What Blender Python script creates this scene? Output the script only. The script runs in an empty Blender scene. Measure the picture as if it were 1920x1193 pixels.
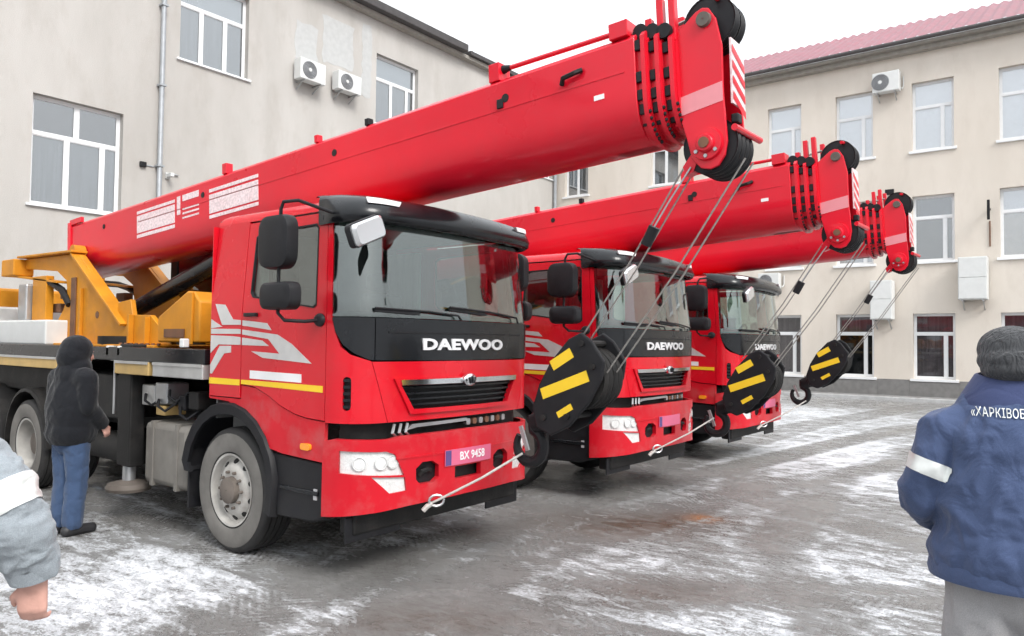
import bpy, bmesh, math, random
import numpy as np
from mathutils import Vector, Matrix, noise
from mathutils.geometry import delaunay_2d_cdt
from mathutils.bvhtree import BVHTree

random.seed(7)
sc = bpy.context.scene
col = sc.collection
R = math.radians

# ------------------------------------------------------------------ camera
CAM_H = 1.78
a_, p_, r_ = R(52.45), R(1.9), R(0.70)
fw0 = Vector((-math.cos(a_), math.sin(a_), 0)); rt0 = Vector((math.sin(a_), math.cos(a_), 0)); up0 = Vector((0, 0, 1))
fw = fw0 * math.cos(p_) + up0 * math.sin(p_)
up1 = up0 * math.cos(p_) - fw0 * math.sin(p_)
rt = rt0 * math.cos(r_) + up1 * math.sin(r_)
up = up1 * math.cos(r_) - rt0 * math.sin(r_)
cam = bpy.data.cameras.new('camera'); cam.sensor_width = 36; cam.lens = 36 * 1391 / 1920
cam.clip_end = 2000; cam.clip_start = .05
camo = bpy.data.objects.new('camera', cam); col.objects.link(camo)
m = Matrix((rt, up, -fw)).transposed().to_4x4(); m.translation = Vector((0, 0, CAM_H)); camo.matrix_world = m
sc.camera = camo

# ------------------------------------------------------------------ sky, sun, exposure: a white winter overcast
SUN_EL, SUN_AZ = R(42), R(-20)          # azimuth measured from +X towards +Y
w = bpy.data.worlds.new('World'); sc.world = w; w.use_nodes = True
nt = w.node_tree; nt.nodes.clear()
sky = nt.nodes.new('ShaderNodeTexSky'); sky.sky_type = 'NISHITA'; sky.sun_disc = False
sky.sun_elevation = SUN_EL; sky.sun_rotation = R(90) - SUN_AZ; sky.air_density = 2.0; sky.dust_density = 6.0
hs = nt.nodes.new('ShaderNodeHueSaturation'); hs.inputs['Saturation'].default_value = .12
mx = nt.nodes.new('ShaderNodeMix'); mx.data_type = 'RGBA'; mx.inputs[0].default_value = .88   # the cloud deck over the clear sky
mx.inputs[7].default_value = (8.6, 8.9, 9.3, 1)
# an overcast dome brightens evenly from the horizon to the zenith, the same all round
tcw = nt.nodes.new('ShaderNodeTexCoord'); sxyz = nt.nodes.new('ShaderNodeSeparateXYZ'); nt.links.new(tcw.outputs['Generated'], sxyz.inputs[0])
gz = nt.nodes.new('ShaderNodeMapRange'); gz.inputs[1].default_value = 0; gz.inputs[2].default_value = 1; gz.inputs[3].default_value = .62; gz.inputs[4].default_value = 1.45; nt.links.new(sxyz.outputs['Z'], gz.inputs[0])
gm = nt.nodes.new('ShaderNodeVectorMath'); gm.operation = 'SCALE'; gm.inputs[0].default_value = (7.6, 7.9, 8.25); nt.links.new(gz.outputs[0], gm.inputs['Scale']); nt.links.new(gm.outputs[0], mx.inputs[7])
bg = nt.nodes.new('ShaderNodeBackground'); bg.inputs[1].default_value = .10
ow = nt.nodes.new('ShaderNodeOutputWorld')
nt.links.new(sky.outputs[0], hs.inputs['Color']); nt.links.new(hs.outputs[0], mx.inputs[6])
nt.links.new(mx.outputs[2], bg.inputs[0]); nt.links.new(bg.outputs[0], ow.inputs[0])
sun = bpy.data.lights.new('sun', 'SUN'); sun.energy = 1.4; sun.angle = R(22); sun.color = (1, .97, .93)
suno = bpy.data.objects.new('sun', sun); col.objects.link(suno)
sd = Vector((math.cos(SUN_EL) * math.cos(SUN_AZ), math.cos(SUN_EL) * math.sin(SUN_AZ), math.sin(SUN_EL)))
suno.rotation_euler = sd.to_track_quat('Z', 'Y').to_euler()
vs = sc.view_settings; vs.view_transform = 'Standard'; vs.look = 'None'; vs.gamma = 1; vs.exposure = 1.0
sc.render.engine = 'CYCLES'
sc.cycles.use_denoising = True
sc.cycles.use_adaptive_sampling = True; sc.cycles.adaptive_threshold = .03; sc.cycles.adaptive_min_samples = 16
sc.cycles.max_bounces = 8; sc.cycles.transparent_max_bounces = 16; sc.cycles.diffuse_bounces = 3; sc.cycles.glossy_bounces = 3
sc.cycles.caustics_reflective = False; sc.cycles.caustics_refractive = False

# ------------------------------------------------------------------ mesh helpers
class MB:
    def __init__(s): s.v = []; s.f = []
    def add(s, vs_, fs):
        o = len(s.v); s.v += [tuple(p) for p in vs_]; s.f += [tuple(i + o for i in f) for f in fs]; return s
    def b(s, x0, x1, y0, y1, z0, z1):
        return s.add([(x0,y0,z0),(x1,y0,z0),(x1,y1,z0),(x0,y1,z0),(x0,y0,z1),(x1,y0,z1),(x1,y1,z1),(x0,y1,z1)],
                     [(0,3,2,1),(4,5,6,7),(0,1,5,4),(1,2,6,5),(2,3,7,6),(3,0,4,7)])
    def bar(s, p0, p1, wd, ht, upv=(0,0,1)):
        p0, p1 = Vector(p0), Vector(p1); d = (p1 - p0).normalized(); u = Vector(upv)
        sx_ = d.cross(u)
        if sx_.length < 1e-4: sx_ = d.cross(Vector((1,0,0)))
        sx_.normalize(); u = sx_.cross(d)
        q = [(-1,-1),(1,-1),(1,1),(-1,1)]
        vs_ = [p + sx_ * (a*wd/2) + u * (b_*ht/2) for p in (p0, p1) for a, b_ in q]
        return s.add(vs_, [(3,2,1,0),(4,5,6,7),(0,1,5,4),(1,2,6,5),(2,3,7,6),(3,0,4,7)])
    def cyl(s, p0, p1, r0, r1=None, n=16, cap=True):
        r1 = r0 if r1 is None else r1
        p0, p1 = Vector(p0), Vector(p1); d = (p1 - p0).normalized()
        u = d.cross(Vector((0,0,1)))
        if u.length < 1e-3: u = Vector((1,0,0))
        u.normalize(); w_ = d.cross(u)
        vs_ = []
        for p, r in ((p0, r0), (p1, r1)):
            for i in range(n):
                t = 2*math.pi*i/n; vs_.append(p + u*(r*math.cos(t)) + w_*(r*math.sin(t)))
        fs = [(i, (i+1) % n, n+(i+1) % n, n+i) for i in range(n)]
        if cap: fs += [tuple(range(n-1,-1,-1)), tuple(range(n, 2*n))]
        return s.add(vs_, fs)
    def tube(s, pts, r, n=8, cap=True):
        pts = [Vector(p) for p in pts]; rs = r if isinstance(r, (list, tuple)) else [r]*len(pts)
        vs_ = []; pu = None
        for k, p in enumerate(pts):
            d = (pts[min(k+1, len(pts)-1)] - pts[max(k-1, 0)]).normalized()
            if pu is None:
                pu = d.cross(Vector((0,0,1)))
                if pu.length < 1e-3: pu = d.cross(Vector((1,0,0)))
            pu = (pu - d * pu.dot(d)).normalized(); w_ = d.cross(pu)
            for i in range(n):
                t = 2*math.pi*i/n; vs_.append(p + pu*(rs[k]*math.cos(t)) + w_*(rs[k]*math.sin(t)))
        fs = []
        for k in range(len(pts)-1):
            for i in range(n): fs.append((k*n+i, k*n+(i+1) % n, (k+1)*n+(i+1) % n, (k+1)*n+i))
        if cap: fs += [tuple(range(n-1,-1,-1)), tuple(range((len(pts)-1)*n, len(pts)*n))]
        return s.add(vs_, fs)
    def prism(s, poly, axis, a0, a1):
        n = len(poly)
        def P(q, a):
            return {'y': (q[0], a, q[1]), 'x': (a, q[0], q[1]), 'z': (q[0], q[1], a)}[axis]
        return s.add([P(q, a0) for q in poly] + [P(q, a1) for q in poly],
                     [tuple(range(n)), tuple(range(2*n-1, n-1, -1))] + [(i, (i+1) % n, n+(i+1) % n, n+i) for i in range(n)])
    def lathe(s, prof, c, axis='y', n=40, sgn=1):
        c = Vector(c); vs_ = []
        for r, h in prof:
            for i in range(n):
                t = 2*math.pi*i/n; a, b_ = r*math.cos(t), r*math.sin(t)
                vs_.append(c + (Vector((a, h*sgn, b_)) if axis == 'y' else Vector((a, b_, h*sgn)) if axis == 'z' else Vector((h*sgn, a, b_))))
        fs = [(k*n+i, k*n+(i+1) % n, (k+1)*n+(i+1) % n, (k+1)*n+i) for k in range(len(prof)-1) for i in range(n)]
        return s.add(vs_, fs)
    def rings(s, rings, closed=True, caps=False):
        n = len(rings[0]); vs_ = [p for r in rings for p in r]; fs = []
        for k in range(len(rings)-1):
            for i in range(n if closed else n-1):
                fs.append((k*n+i, k*n+(i+1) % n, (k+1)*n+(i+1) % n, (k+1)*n+i))
        if caps: fs += [tuple(range(n)), tuple(range((len(rings)-1)*n, len(rings)*n))]
        return s.add(vs_, fs)
    def ball(s, c, r, n=12, m_=8):
        r = r if isinstance(r, (tuple, list)) else (r, r, r); vs_ = []; fs = []
        for j in range(m_+1):
            ph = math.pi*j/m_
            for i in range(n):
                t = 2*math.pi*i/n
                vs_.append((c[0]+r[0]*math.sin(ph)*math.cos(t), c[1]+r[1]*math.sin(ph)*math.sin(t), c[2]+r[2]*math.cos(ph)))
        for j in range(m_):
            for i in range(n): fs.append((j*n+i, j*n+(i+1) % n, (j+1)*n+(i+1) % n, (j+1)*n+i))
        return s.add(vs_, fs)
    def mesh(s, name, smooth=35, weld=True):
        me = bpy.data.meshes.new(name); me.from_pydata(s.v, [], s.f)
        bm = bmesh.new(); bm.from_mesh(me)
        if weld: bmesh.ops.remove_doubles(bm, verts=bm.verts, dist=1e-5)
        bmesh.ops.dissolve_degenerate(bm, dist=1e-6, edges=bm.edges)
        bmesh.ops.recalc_face_normals(bm, faces=bm.faces)
        bm.to_mesh(me); bm.free(); finish(me, smooth); return me
    def build(s, name, mat, parent=None, smooth=35, bevel=0, loc=None):
        return link(name, s.mesh(name, smooth), mat, parent, bevel, loc)

def finish(me, smooth):
    if smooth:
        me.polygons.foreach_set('use_smooth', [True]*len(me.polygons))
        me.set_sharp_from_angle(angle=R(smooth))
    me.update()

def link(name, me, mat, parent=None, bevel=0, loc=None):
    o = bpy.data.objects.new(name, me); col.objects.link(o)
    if mat is not None and len(me.materials) == 0: me.materials.append(mat)
    if parent is not None: o.parent = parent
    if loc is not None: o.location = loc
    if bevel:
        bv = o.modifiers.new('bevel', 'BEVEL'); bv.width = bevel; bv.segments = 2; bv.limit_method = 'ANGLE'; bv.angle_limit = R(40)
    return o

def tag(o, label=None, cat=None, group=None, kind=None):
    if label: o['label'] = label
    if cat: o['category'] = cat
    if group: o['group'] = group
    if kind: o['kind'] = kind
    return o

def empty(name, loc=(0,0,0), rz=0):
    o = bpy.data.objects.new(name, None); col.objects.link(o); o.location = loc; o.rotation_euler = (0,0,rz)
    o.empty_display_size = .2; return o

def copy_tree(o, parent=None):
    kids = list(o.children)
    c = o.copy(); col.objects.link(c); c.parent = parent
    for ch in kids: copy_tree(ch, c)
    return c

def densify(poly, step):
    out = []
    for i, p in enumerate(poly):
        q = poly[(i+1) % len(poly)]; d = math.hypot(q[0]-p[0], q[1]-p[1]); n = max(1, int(math.ceil(d/step)))
        for k in range(n): out.append((p[0]+(q[0]-p[0])*k/n, p[1]+(q[1]-p[1])*k/n))
    return out

def inside(pt, poly):
    x, y = pt; c = False; j = len(poly)-1
    for i in range(len(poly)):
        xi, yi = poly[i]; xj, yj = poly[j]
        if (yi > y) != (yj > y) and x < (xj-xi)*(y-yi)/(yj-yi)+xi: c = not c
        j = i
    return c

def patch(mb, poly, fn, thick, step=.1, holes=(), off=0., grid=True):
    """a curved sheet with real thickness: outline in (u,v), mapped by fn(u,v,offset)"""
    loops = [densify(poly, step)] + [densify(h, step) for h in holes]
    vs_, es = [], []
    for l in loops:
        o = len(vs_); vs_ += [Vector(p) for p in l]; es += [(o+i, o+(i+1) % len(l)) for i in range(len(l))]
    if grid:
        xs = [p[0] for p in poly]; ys = [p[1] for p in poly]
        allp = [p for l in loops for p in l]
        x = min(xs)+step/2
        while x < max(xs):
            y = min(ys)+step/2
            while y < max(ys):
                if inside((x, y), poly) and not any(inside((x, y), h) for h in holes) and min((x-p[0])**2+(y-p[1])**2 for p in allp) > (step*.45)**2:
                    vs_.append(Vector((x, y)))
                y += step
            x += step
    r = delaunay_2d_cdt(vs_, es, [], 1, 1e-6)
    V, F = r[0], r[2]
    if holes:
        F = [f for f in F if not any(inside((sum(V[i][0] for i in f)/len(f), sum(V[i][1] for i in f)/len(f)), h) for h in loops[1:])]
    else:
        F = [f for f in F if inside((sum(V[i][0] for i in f)/len(f), sum(V[i][1] for i in f)/len(f)), loops[0])]
    cnt = {}
    for f in F:
        for i in range(len(f)):
            e = (f[i], f[(i+1) % len(f)]); k = (min(e), max(e)); cnt.setdefault(k, []).append(e)
    n = len(V)
    P = [fn(p[0], p[1], off) for p in V] + [fn(p[0], p[1], off-thick) for p in V]
    fs = [tuple(f) for f in F] + [tuple(i+n for i in reversed(f)) for f in F]
    for k, e in cnt.items():
        if len(e) == 1:
            a, b_ = e[0]; fs.append((b_, a, a+n, b_+n))
    mb.add(P, fs); return mb

def rrect(cx, cy, w_, h, r, n=4):
    out = []
    for sx_, sy_, a0 in ((1,1,0),(-1,1,90),(-1,-1,180),(1,-1,270)):
        for k in range(n+1):
            t = R(a0+90*k/n); out.append((cx+sx_*(w_/2-r)+r*math.cos(t), cy+sy_*(h/2-r)+r*math.sin(t)))
    return out

def text_mesh(txt, size, depth=.004, offset=0., stretch=1.0, spacing=1.0):
    cu = bpy.data.curves.new('text', 'FONT'); cu.body = txt; cu.size = size; cu.extrude = depth; cu.offset = offset
    cu.align_x = 'CENTER'; cu.align_y = 'CENTER'; cu.space_character = spacing; cu.resolution_u = 3
    o = bpy.data.objects.new('text', cu); col.objects.link(o)
    dg = bpy.context.evaluated_depsgraph_get(); me = bpy.data.meshes.new_from_object(o.evaluated_get(dg))
    bpy.data.objects.remove(o); bpy.data.curves.remove(cu)
    for v in me.vertices: v.co.x *= stretch
    me.materials.clear(); return me

# ------------------------------------------------------------------ materials
def new_mat(name):
    mt = bpy.data.materials.new(name); mt.use_nodes = True; n = mt.node_tree.nodes
    return mt, mt.node_tree, n['Principled BSDF']

def mat(name, c, rough=.5, metal=0., var=.12, scale=6., bump=0., bscale=60., coat=0., dirt=0., dirtc=(.16,.14,.12), spec=.5, rvar=.1, stretch=(1,1,1)):
    mt, t, b = new_mat(name); N, Lk = t.nodes, t.links
    tc = N.new('ShaderNodeTexCoord'); mp = N.new('ShaderNodeMapping'); mp.inputs['Scale'].default_value = stretch
    Lk.new(tc.outputs['Object'], mp.inputs[0])
    n1 = N.new('ShaderNodeTexNoise'); n1.inputs['Scale'].default_value = scale; n1.inputs['Detail'].default_value = 6
    Lk.new(mp.outputs[0], n1.inputs['Vector'])
    rp = N.new('ShaderNodeValToRGB'); e = rp.color_ramp.elements
    e[0].position = .3; e[1].position = .7
    e[0].color = tuple(x*(1-var) for x in c)+(1,); e[1].color = tuple(min(1, x*(1+var)) for x in c)+(1,)
    Lk.new(n1.outputs['Fac'], rp.inputs[0]); src = rp.outputs[0]
    if dirt:
        n2 = N.new('ShaderNodeTexNoise'); n2.inputs['Scale'].default_value = 3.1; n2.inputs['Detail'].default_value = 9; n2.inputs['Roughness'].default_value = .68
        Lk.new(mp.outputs[0], n2.inputs['Vector'])
        r2 = N.new('ShaderNodeMapRange'); r2.inputs[1].default_value = .48; r2.inputs[2].default_value = .78; r2.inputs[4].default_value = dirt
        Lk.new(n2.outputs['Fac'], r2.inputs[0])
        m2 = N.new('ShaderNodeMix'); m2.data_type = 'RGBA'; m2.inputs[7].default_value = dirtc+(1,)
        Lk.new(r2.outputs[0], m2.inputs[0]); Lk.new(src, m2.inputs[6]); src = m2.outputs[2]
    Lk.new(src, b.inputs['Base Color'])
    b.inputs['Metallic'].default_value = metal; b.inputs['Specular IOR Level'].default_value = spec
    if coat: b.inputs['Coat Weight'].default_value = coat; b.inputs['Coat Roughness'].default_value = .06
    rr = N.new('ShaderNodeMapRange'); rr.inputs[3].default_value = max(.02, rough-rvar); rr.inputs[4].default_value = min(1, rough+rvar)
    Lk.new(n1.outputs['Fac'], rr.inputs[0]); Lk.new(rr.outputs[0], b.inputs['Roughness'])
    if bump:
        n3 = N.new('ShaderNodeTexNoise'); n3.inputs['Scale'].default_value = bscale; n3.inputs['Detail'].default_value = 5
        Lk.new(mp.outputs[0], n3.inputs['Vector'])
        bp = N.new('ShaderNodeBump'); bp.inputs['Strength'].default_value = bump; bp.inputs['Distance'].default_value = .02
        Lk.new(n3.outputs['Fac'], bp.inputs['Height']); Lk.new(bp.outputs[0], b.inputs['Normal'])
    return mt

def glass(name, tint, refl=.08, rough=.02):
    mt, t, b = new_mat(name); N, Lk = t.nodes, t.links; N.remove(b); out = N['Material Output']
    tr = N.new('ShaderNodeBsdfTransparent'); tr.inputs[0].default_value = tint+(1,)
    gl = N.new('ShaderNodeBsdfGlossy'); gl.inputs['Roughness'].default_value = rough; gl.inputs[0].default_value = (1,1,1,1)
    fr = N.new('ShaderNodeLayerWeight'); fr.inputs[0].default_value = .5
    pw = N.new('ShaderNodeMath'); pw.operation = 'POWER'; pw.inputs[1].default_value = 4.0; Lk.new(fr.outputs['Facing'], pw.inputs[0])
    ad = N.new('ShaderNodeMath'); ad.operation = 'MULTIPLY_ADD'; ad.inputs[1].default_value = .9; ad.inputs[2].default_value = refl+.03; ad.use_clamp = True
    Lk.new(pw.outputs[0], ad.inputs[0])
    mx_ = N.new('ShaderNodeMixShader'); Lk.new(ad.outputs[0], mx_.inputs[0]); Lk.new(tr.outputs[0], mx_.inputs[1]); Lk.new(gl.outputs[0], mx_.inputs[2])
    Lk.new(mx_.outputs[0], out.inputs[0]); return mt

M = {}
M['red'] = mat('red_paint', (.58,.005,.016), .26, var=.06, scale=1.5, coat=.30, dirt=.12, dirtc=(.36,.07,.07), spec=.3)
M['red_low'] = mat('red_paint_salted', (.54,.006,.017), .38, var=.07, scale=2.5, coat=.10, dirt=.42, dirtc=(.36,.20,.19), spec=.3)
M['redboom'] = mat('red_boom_paint', (.66,.007,.024), .30, var=.07, scale=1.2, coat=.25, dirt=.16, dirtc=(.44,.05,.06), spec=.3)
M['black_gloss'] = mat('black_gloss_plastic', (.008,.009,.011), .25, var=.2, coat=.1, dirt=.08, dirtc=(.05,.05,.055), spec=.35)
M['black'] = mat('black_plastic', (.010,.010,.012), .5, var=.25, scale=9, bump=.04, bscale=200, dirt=.25, dirtc=(.045,.043,.041), spec=.28)
M['chassis'] = mat('dark_chassis', (.012,.0115,.0115), .62, var=.35, spec=.3, dirt=.6, dirtc=(.05,.044,.039), bump=.1, bscale=40)
M['rubber'] = mat('tyre_rubber', (.022,.021,.021), .75, var=.3, bump=.12, bscale=90, dirt=.25, dirtc=(.10,.095,.09))
M['dust_rubber'] = mat('salted_sidewall', (.155,.147,.136), .88, var=.2, scale=5, dirt=.6, dirtc=(.11,.103,.095), bump=.1, spec=.2)
M['rim'] = mat('dirty_white_rim', (.40,.385,.36), .6, var=.2, dirt=.85, dirtc=(.16,.135,.115), bump=.05, spec=.3)
M['hub'] = mat('brown_hub', (.12,.10,.085), .7, var=.3, dirt=.4)
M['chrome'] = mat('chrome', (.72,.73,.75), .16, 1., var=.05)
M['steel'] = mat('galvanised_steel', (.45,.46,.47), .4, .8, var=.1, dirt=.25)
M['alu'] = mat('aluminium_rail', (.52,.52,.51), .45, .55, var=.08, dirt=.35, dirtc=(.22,.20,.18))
M['yellow'] = mat('crane_yellow', (.58,.235,.014), .48, var=.14, scale=3, coat=.0, spec=.3, dirt=.4, dirtc=(.27,.11,.02), bump=.04)
M['ochre'] = mat('ochre_panel', (.50,.34,.13), .6, var=.12, dirt=.3, dirtc=(.25,.17,.09))
M['bright_yellow'] = mat('yellow_tape', (.85,.56,.02), .5, var=.05, dirt=.12, dirtc=(.4,.28,.05))
M['orange'] = mat('amber_lens', (.85,.30,.02), .2, var=.05, coat=.5)
M['white'] = mat('white_decal', (.80,.79,.79), .45, var=.06, dirt=.12, dirtc=(.6,.5,.5))
M['silver'] = mat('silver_decal', (.56,.55,.54), .42, .15, var=.06, scale=14)
M['rust'] = mat('brown_bracket', (.16,.075,.04), .75, var=.3, dirt=.3)
M['white_box'] = mat('white_cabinet', (.66,.67,.66), .5, var=.04, dirt=.12, dirtc=(.4,.39,.37))
M['tank'] = mat('grey_tank', (.19,.178,.16), .65, .05, var=.14, dirt=.6, dirtc=(.13,.115,.10), spec=.3)
M['lamp_back'] = mat('lamp_reflector', (.88,.88,.87), .25, 0, var=.06, scale=30, bump=.3, bscale=60)
M['interior'] = mat('cab_interior', (.17,.17,.17), .8, var=.15)
M['seat'] = mat('seat_cloth', (.10,.105,.12), .9, var=.2, bump=.1)
M['curtain'] = mat('pale_curtain', (.45,.46,.46), .9, var=.15, scale=3, bump=.4, bscale=9, stretch=(6,6,.5))
M['mirror_face'] = mat('mirror_face', (.62,.63,.64), .25, .7, var=.03)
M['grey_plastic'] = mat('grey_plastic', (.42,.42,.43), .5, var=.05)
M['rope'] = mat('wire_rope', (.33,.31,.29), .45, .6, var=.2, scale=60)
M['white_cable'] = mat('white_sling', (.52,.50,.47), .55, .2, var=.2, scale=40)
M['plate_red'] = mat('pink_plate', (.62,.12,.22), .45, var=.05)
M['plate_blue'] = mat('plate_cell', (.10,.06,.20), .45)
M['windshield'] = glass('windshield_glass', (.70,.79,.76), .10)
M['side_glass'] = glass('side_glass', (.66,.74,.71), .10)
M['win_glass'] = glass('window_glass', (.70,.73,.75), .22)
M['dark_glass'] = glass('dark_cab_glass', (.25,.28,.28), .10)
M['bright_glass'] = glass('shutter_glass', (.93,.95,.97), .26)
M['print'] = mat('white_print', (.80,.66,.67), .45, var=.22, scale=38, dirt=.35, dirtc=(.70,.22,.25))
M['pink'] = mat('pink_reflective', (.74,.27,.30), .45, var=.06)
M['lens'] = glass('lamp_lens', (.98,.98,.98), .02)
# ------------------------------------------------------------------ ground: asphalt under trodden, driven-over snow
BLOBS = [(-5.49,2.41,0.96,1.45,0.27),(-5.66,3.08,0.66,0.92,0.12),(-7.97,3.84,0.77,1.13,0.12),(-4.01,3.64,0.95,0.69,0.08),(-4.58,3.72,0.36,0.34,-0.22),
(-4.65,4.98,0.77,0.74,0.08),(-3.55,6.55,1.17,0.88,-0.34),(-3.6,13.2,2.3,4.6,0.34),(-5.99,21.42,2.56,3.39,0.28),(-4.84,23.77,2.23,3.02,-0.22),
(-3.01,5.29,0.78,0.66,0.16),(-1.77,6.33,0.98,1.14,0.15),(-2.43,4.80,0.61,0.45,-0.30),(-1.99,4.52,0.90,0.33,0.22),(-5.95,9.34,1.45,2.01,-0.40),
(-1.98,8.66,0.89,0.75,-0.20),(-3.16,3.80,0.53,0.39,-0.28),(-4.09,5.69,0.35,0.39,0.16),(-3.50,4.53,0.45,0.46,0.15),
(-7.5,4.6,2.6,1.1,-.12),(-7.5,8.3,3.2,1.3,-.35),(-7.5,11.9,3.2,1.3,-.35),(-2.6,27.5,7,1.6,-.15)]
TRACKS = [([(-12,3.9),(-8.95,3.72),(-6.89,3.58),(-5.19,3.5),(-3.75,3.62),(-2.4,3.75),(0,4.1)],.26,-.30),
 ([(-12,4.5),(-9.71,4.34),(-7.2,4.18),(-5.18,3.95),(-3.54,3.98),(-2.3,4.07),(0,4.6)],.18,-.22),
 ([(-9.97,5.15),(-7,4.75),(-5.45,4.4),(-4.16,4.33),(-3.31,4.61),(-1.5,5.6),(1,7.5)],.24,-.26),
 ([(-5.09,7.06),(-4.5,5.6),(-3.96,4.5),(-3.41,3.1),(-3.0,1.6)],.24,-.26),
 ([(-4.39,6.59),(-3.7,4.72),(-3.01,3.43),(-2.3,2.2)],.20,-.22),
 ([(-3.15,18.73),(-4.02,11.07),(-4.61,6.4),(-4.48,4.06),(-4.2,2.2)],.30,-.24),
 ([(-1.92,13.65),(-3.29,9.04),(-3.68,5.12),(-3.5,3)],.30,-.20),
 ([(-3.35,29.7),(-4.98,16.99),(-5.01,9.56)],.45,-.2),
 ([(2,6.5),(-1,7.6),(-3.2,8.8),(-4,11),(-3.4,16),(-1,24)],.3,-.22),
 ([(2,9.5),(-1,10.2),(-2.2,12),(-2,18),(0,26)],.35,-.2),
 ([(1,3.2),(-1,4.6),(-2.2,6.6),(-2.6,10),(-2.4,15)],.25,-.2)]

def seg_dist(X, Y, a, b):
    dx, dy = b[0]-a[0], b[1]-a[1]; L2 = dx*dx+dy*dy
    t = np.clip(((X-a[0])*dx+(Y-a[1])*dy)/L2, 0, 1)
    return np.hypot(X-a[0]-t*dx, Y-a[1]-t*dy)

def make_ground():
    def axis(segs):
        out = []
        for a, b, n in segs: out += list(np.linspace(a, b, n, endpoint=False))
        return np.array(out+[segs[-1][1]])
    xs = axis([(-600,-60,8),(-60,-22,14),(-22,-9,70),(-9,.5,190),(.5,8,40),(8,60,14),(60,600,8)])
    ys = axis([(-600,-40,8),(-40,0,16),(0,2,20),(2,10,160),(10,33,150),(33,80,10),(80,600,8)])
    X, Y = np.meshgrid(xs, ys, indexing='ij')
    S = np.full(X.shape, .55)
    for cx, cy, ra, rb, am in BLOBS:
        u = (X-cx)*rt0.x+(Y-cy)*rt0.y; v = (X-cx)*fw0.x+(Y-cy)*fw0.y
        S += am*np.exp(-((u/ra)**2+(v/rb)**2)*.9)
    for pts, wd, am in TRACKS:
        d = np.min([seg_dist(X, Y, pts[i], pts[i+1]) for i in range(len(pts)-1)], axis=0)
        S += am/(1+np.exp(np.clip((d-wd)/.05, -50, 50))) + .10*np.exp(-((d-wd-.08)/.06)**2)
    TA = np.zeros(X.shape); TM = np.zeros(X.shape)
    for pts, wd, am in TRACKS[:7]:
        best = np.full(X.shape, 1e9); acc = 0.
        for i in range(len(pts)-1):
            a, b = pts[i], pts[i+1]; dx, dy = b[0]-a[0], b[1]-a[1]; L_ = math.hypot(dx, dy)
            t = np.clip(((X-a[0])*dx+(Y-a[1])*dy)/L_**2, 0, 1); d = np.hypot(X-a[0]-t*dx, Y-a[1]-t*dy)
            w_ = d < best; TAi = acc+t*L_+np.abs(d)*.9
            sel = w_ & (d < wd+.06); TA[sel] = TAi[sel]; best = np.minimum(best, d); acc += L_
        TM = np.maximum(TM, 1/(1+np.exp(np.clip((best-wd)/.03, -50, 50))))
    St = np.zeros(X.shape); Ru = np.zeros(X.shape)
    for cx, cy, ra, rb, am in ((-3.43,6.65,1.05,.55,1.0),(-3.1,7.2,.6,.45,.9),(-3.3,3.5,.7,.3,.5),(-2.43,4.8,.6,.35,.55)):
        u = (X-cx)*rt0.x+(Y-cy)*rt0.y; v = (X-cx)*fw0.x+(Y-cy)*fw0.y
        St = np.maximum(St, am*np.exp(-((u/ra)**2+(v/rb)**2)))
    Ru = np.exp(-(((X+3.09)/.16)**2+((Y-7.3)/.16)**2))
    nx, ny = X.shape
    me = bpy.data.meshes.new('ground')
    V = np.stack([X.ravel(), Y.ravel(), np.zeros(X.size)], 1)
    I = np.arange(nx*ny).reshape(nx, ny)
    Fq = np.stack([I[:-1,:-1].ravel(), I[1:,:-1].ravel(), I[1:,1:].ravel(), I[:-1,1:].ravel()], 1)
    me.from_pydata(V.tolist(), [], Fq.tolist())
    for nm, A in (('snow', S), ('stain', St), ('rust', Ru), ('talong', TA), ('tmask', TM)):
        at = me.attributes.new(nm, 'FLOAT', 'POINT'); at.data.foreach_set('value', A.ravel().astype(np.float32))
    mt, t, b = new_mat('snowy_asphalt'); N, Lk = t.nodes, t.links
    tc = N.new('ShaderNodeTexCoord')
    def mapped(rot, scl):
        mp = N.new('ShaderNodeMapping'); mp.inputs['Rotation'].default_value = (0,0,R(rot)); mp.inputs['Scale'].default_value = scl
        Lk.new(tc.outputs['Object'], mp.inputs[0]); return mp.outputs[0]
    def nz(vec, s, det=6, rough=.6, dist=0.):
        n = N.new('ShaderNodeTexNoise'); n.inputs['Scale'].default_value = s; n.inputs['Detail'].default_value = det
        n.inputs['Roughness'].default_value = rough; n.inputs['Distortion'].default_value = dist; Lk.new(vec, n.inputs['Vector']); return n.outputs['Fac']
    def math_(op, a, b_=None, c=None):
        n = N.new('ShaderNodeMath'); n.operation = op
        for i, x in enumerate((a, b_, c)):
            if x is None: continue
            if isinstance(x, (int, float)): n.inputs[i].default_value = x
            else: Lk.new(x, n.inputs[i])
        return n.outputs[0]
    def mixc(f, a, b_):
        n = N.new('ShaderNodeMix'); n.data_type = 'RGBA'
        for i, x in ((0, f), (6, a), (7, b_)):
            if isinstance(x, tuple): n.inputs[i].default_value = x+(1,)
            elif isinstance(x, (int, float)): n.inputs[i].default_value = x
            else: Lk.new(x, n.inputs[i])
        return n.outputs[2]
    def rng(x, a, b_, c=0., d=1.):
        n = N.new('ShaderNodeMapRange'); n.interpolation_type = 'SMOOTHSTEP'
        for i, v in ((1,a),(2,b_),(3,c),(4,d)): n.inputs[i].default_value = v
        Lk.new(x, n.inputs[0]); return n.outputs[0]
    def attr(nm):
        n = N.new('ShaderNodeAttribute'); n.attribute_name = nm; return n.outputs['Fac']
    tread = math_('MULTIPLY', attr('tmask'), math_('SINE', math_('MULTIPLY', attr('talong'), 2*math.pi/.075)))
    vs_str = mapped(-37.5, (.75, 1.6, 1)); vs_trk = mapped(-5, (.35, 2.6, 1)); vs_iso = mapped(0, (1,1,1))
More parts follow.
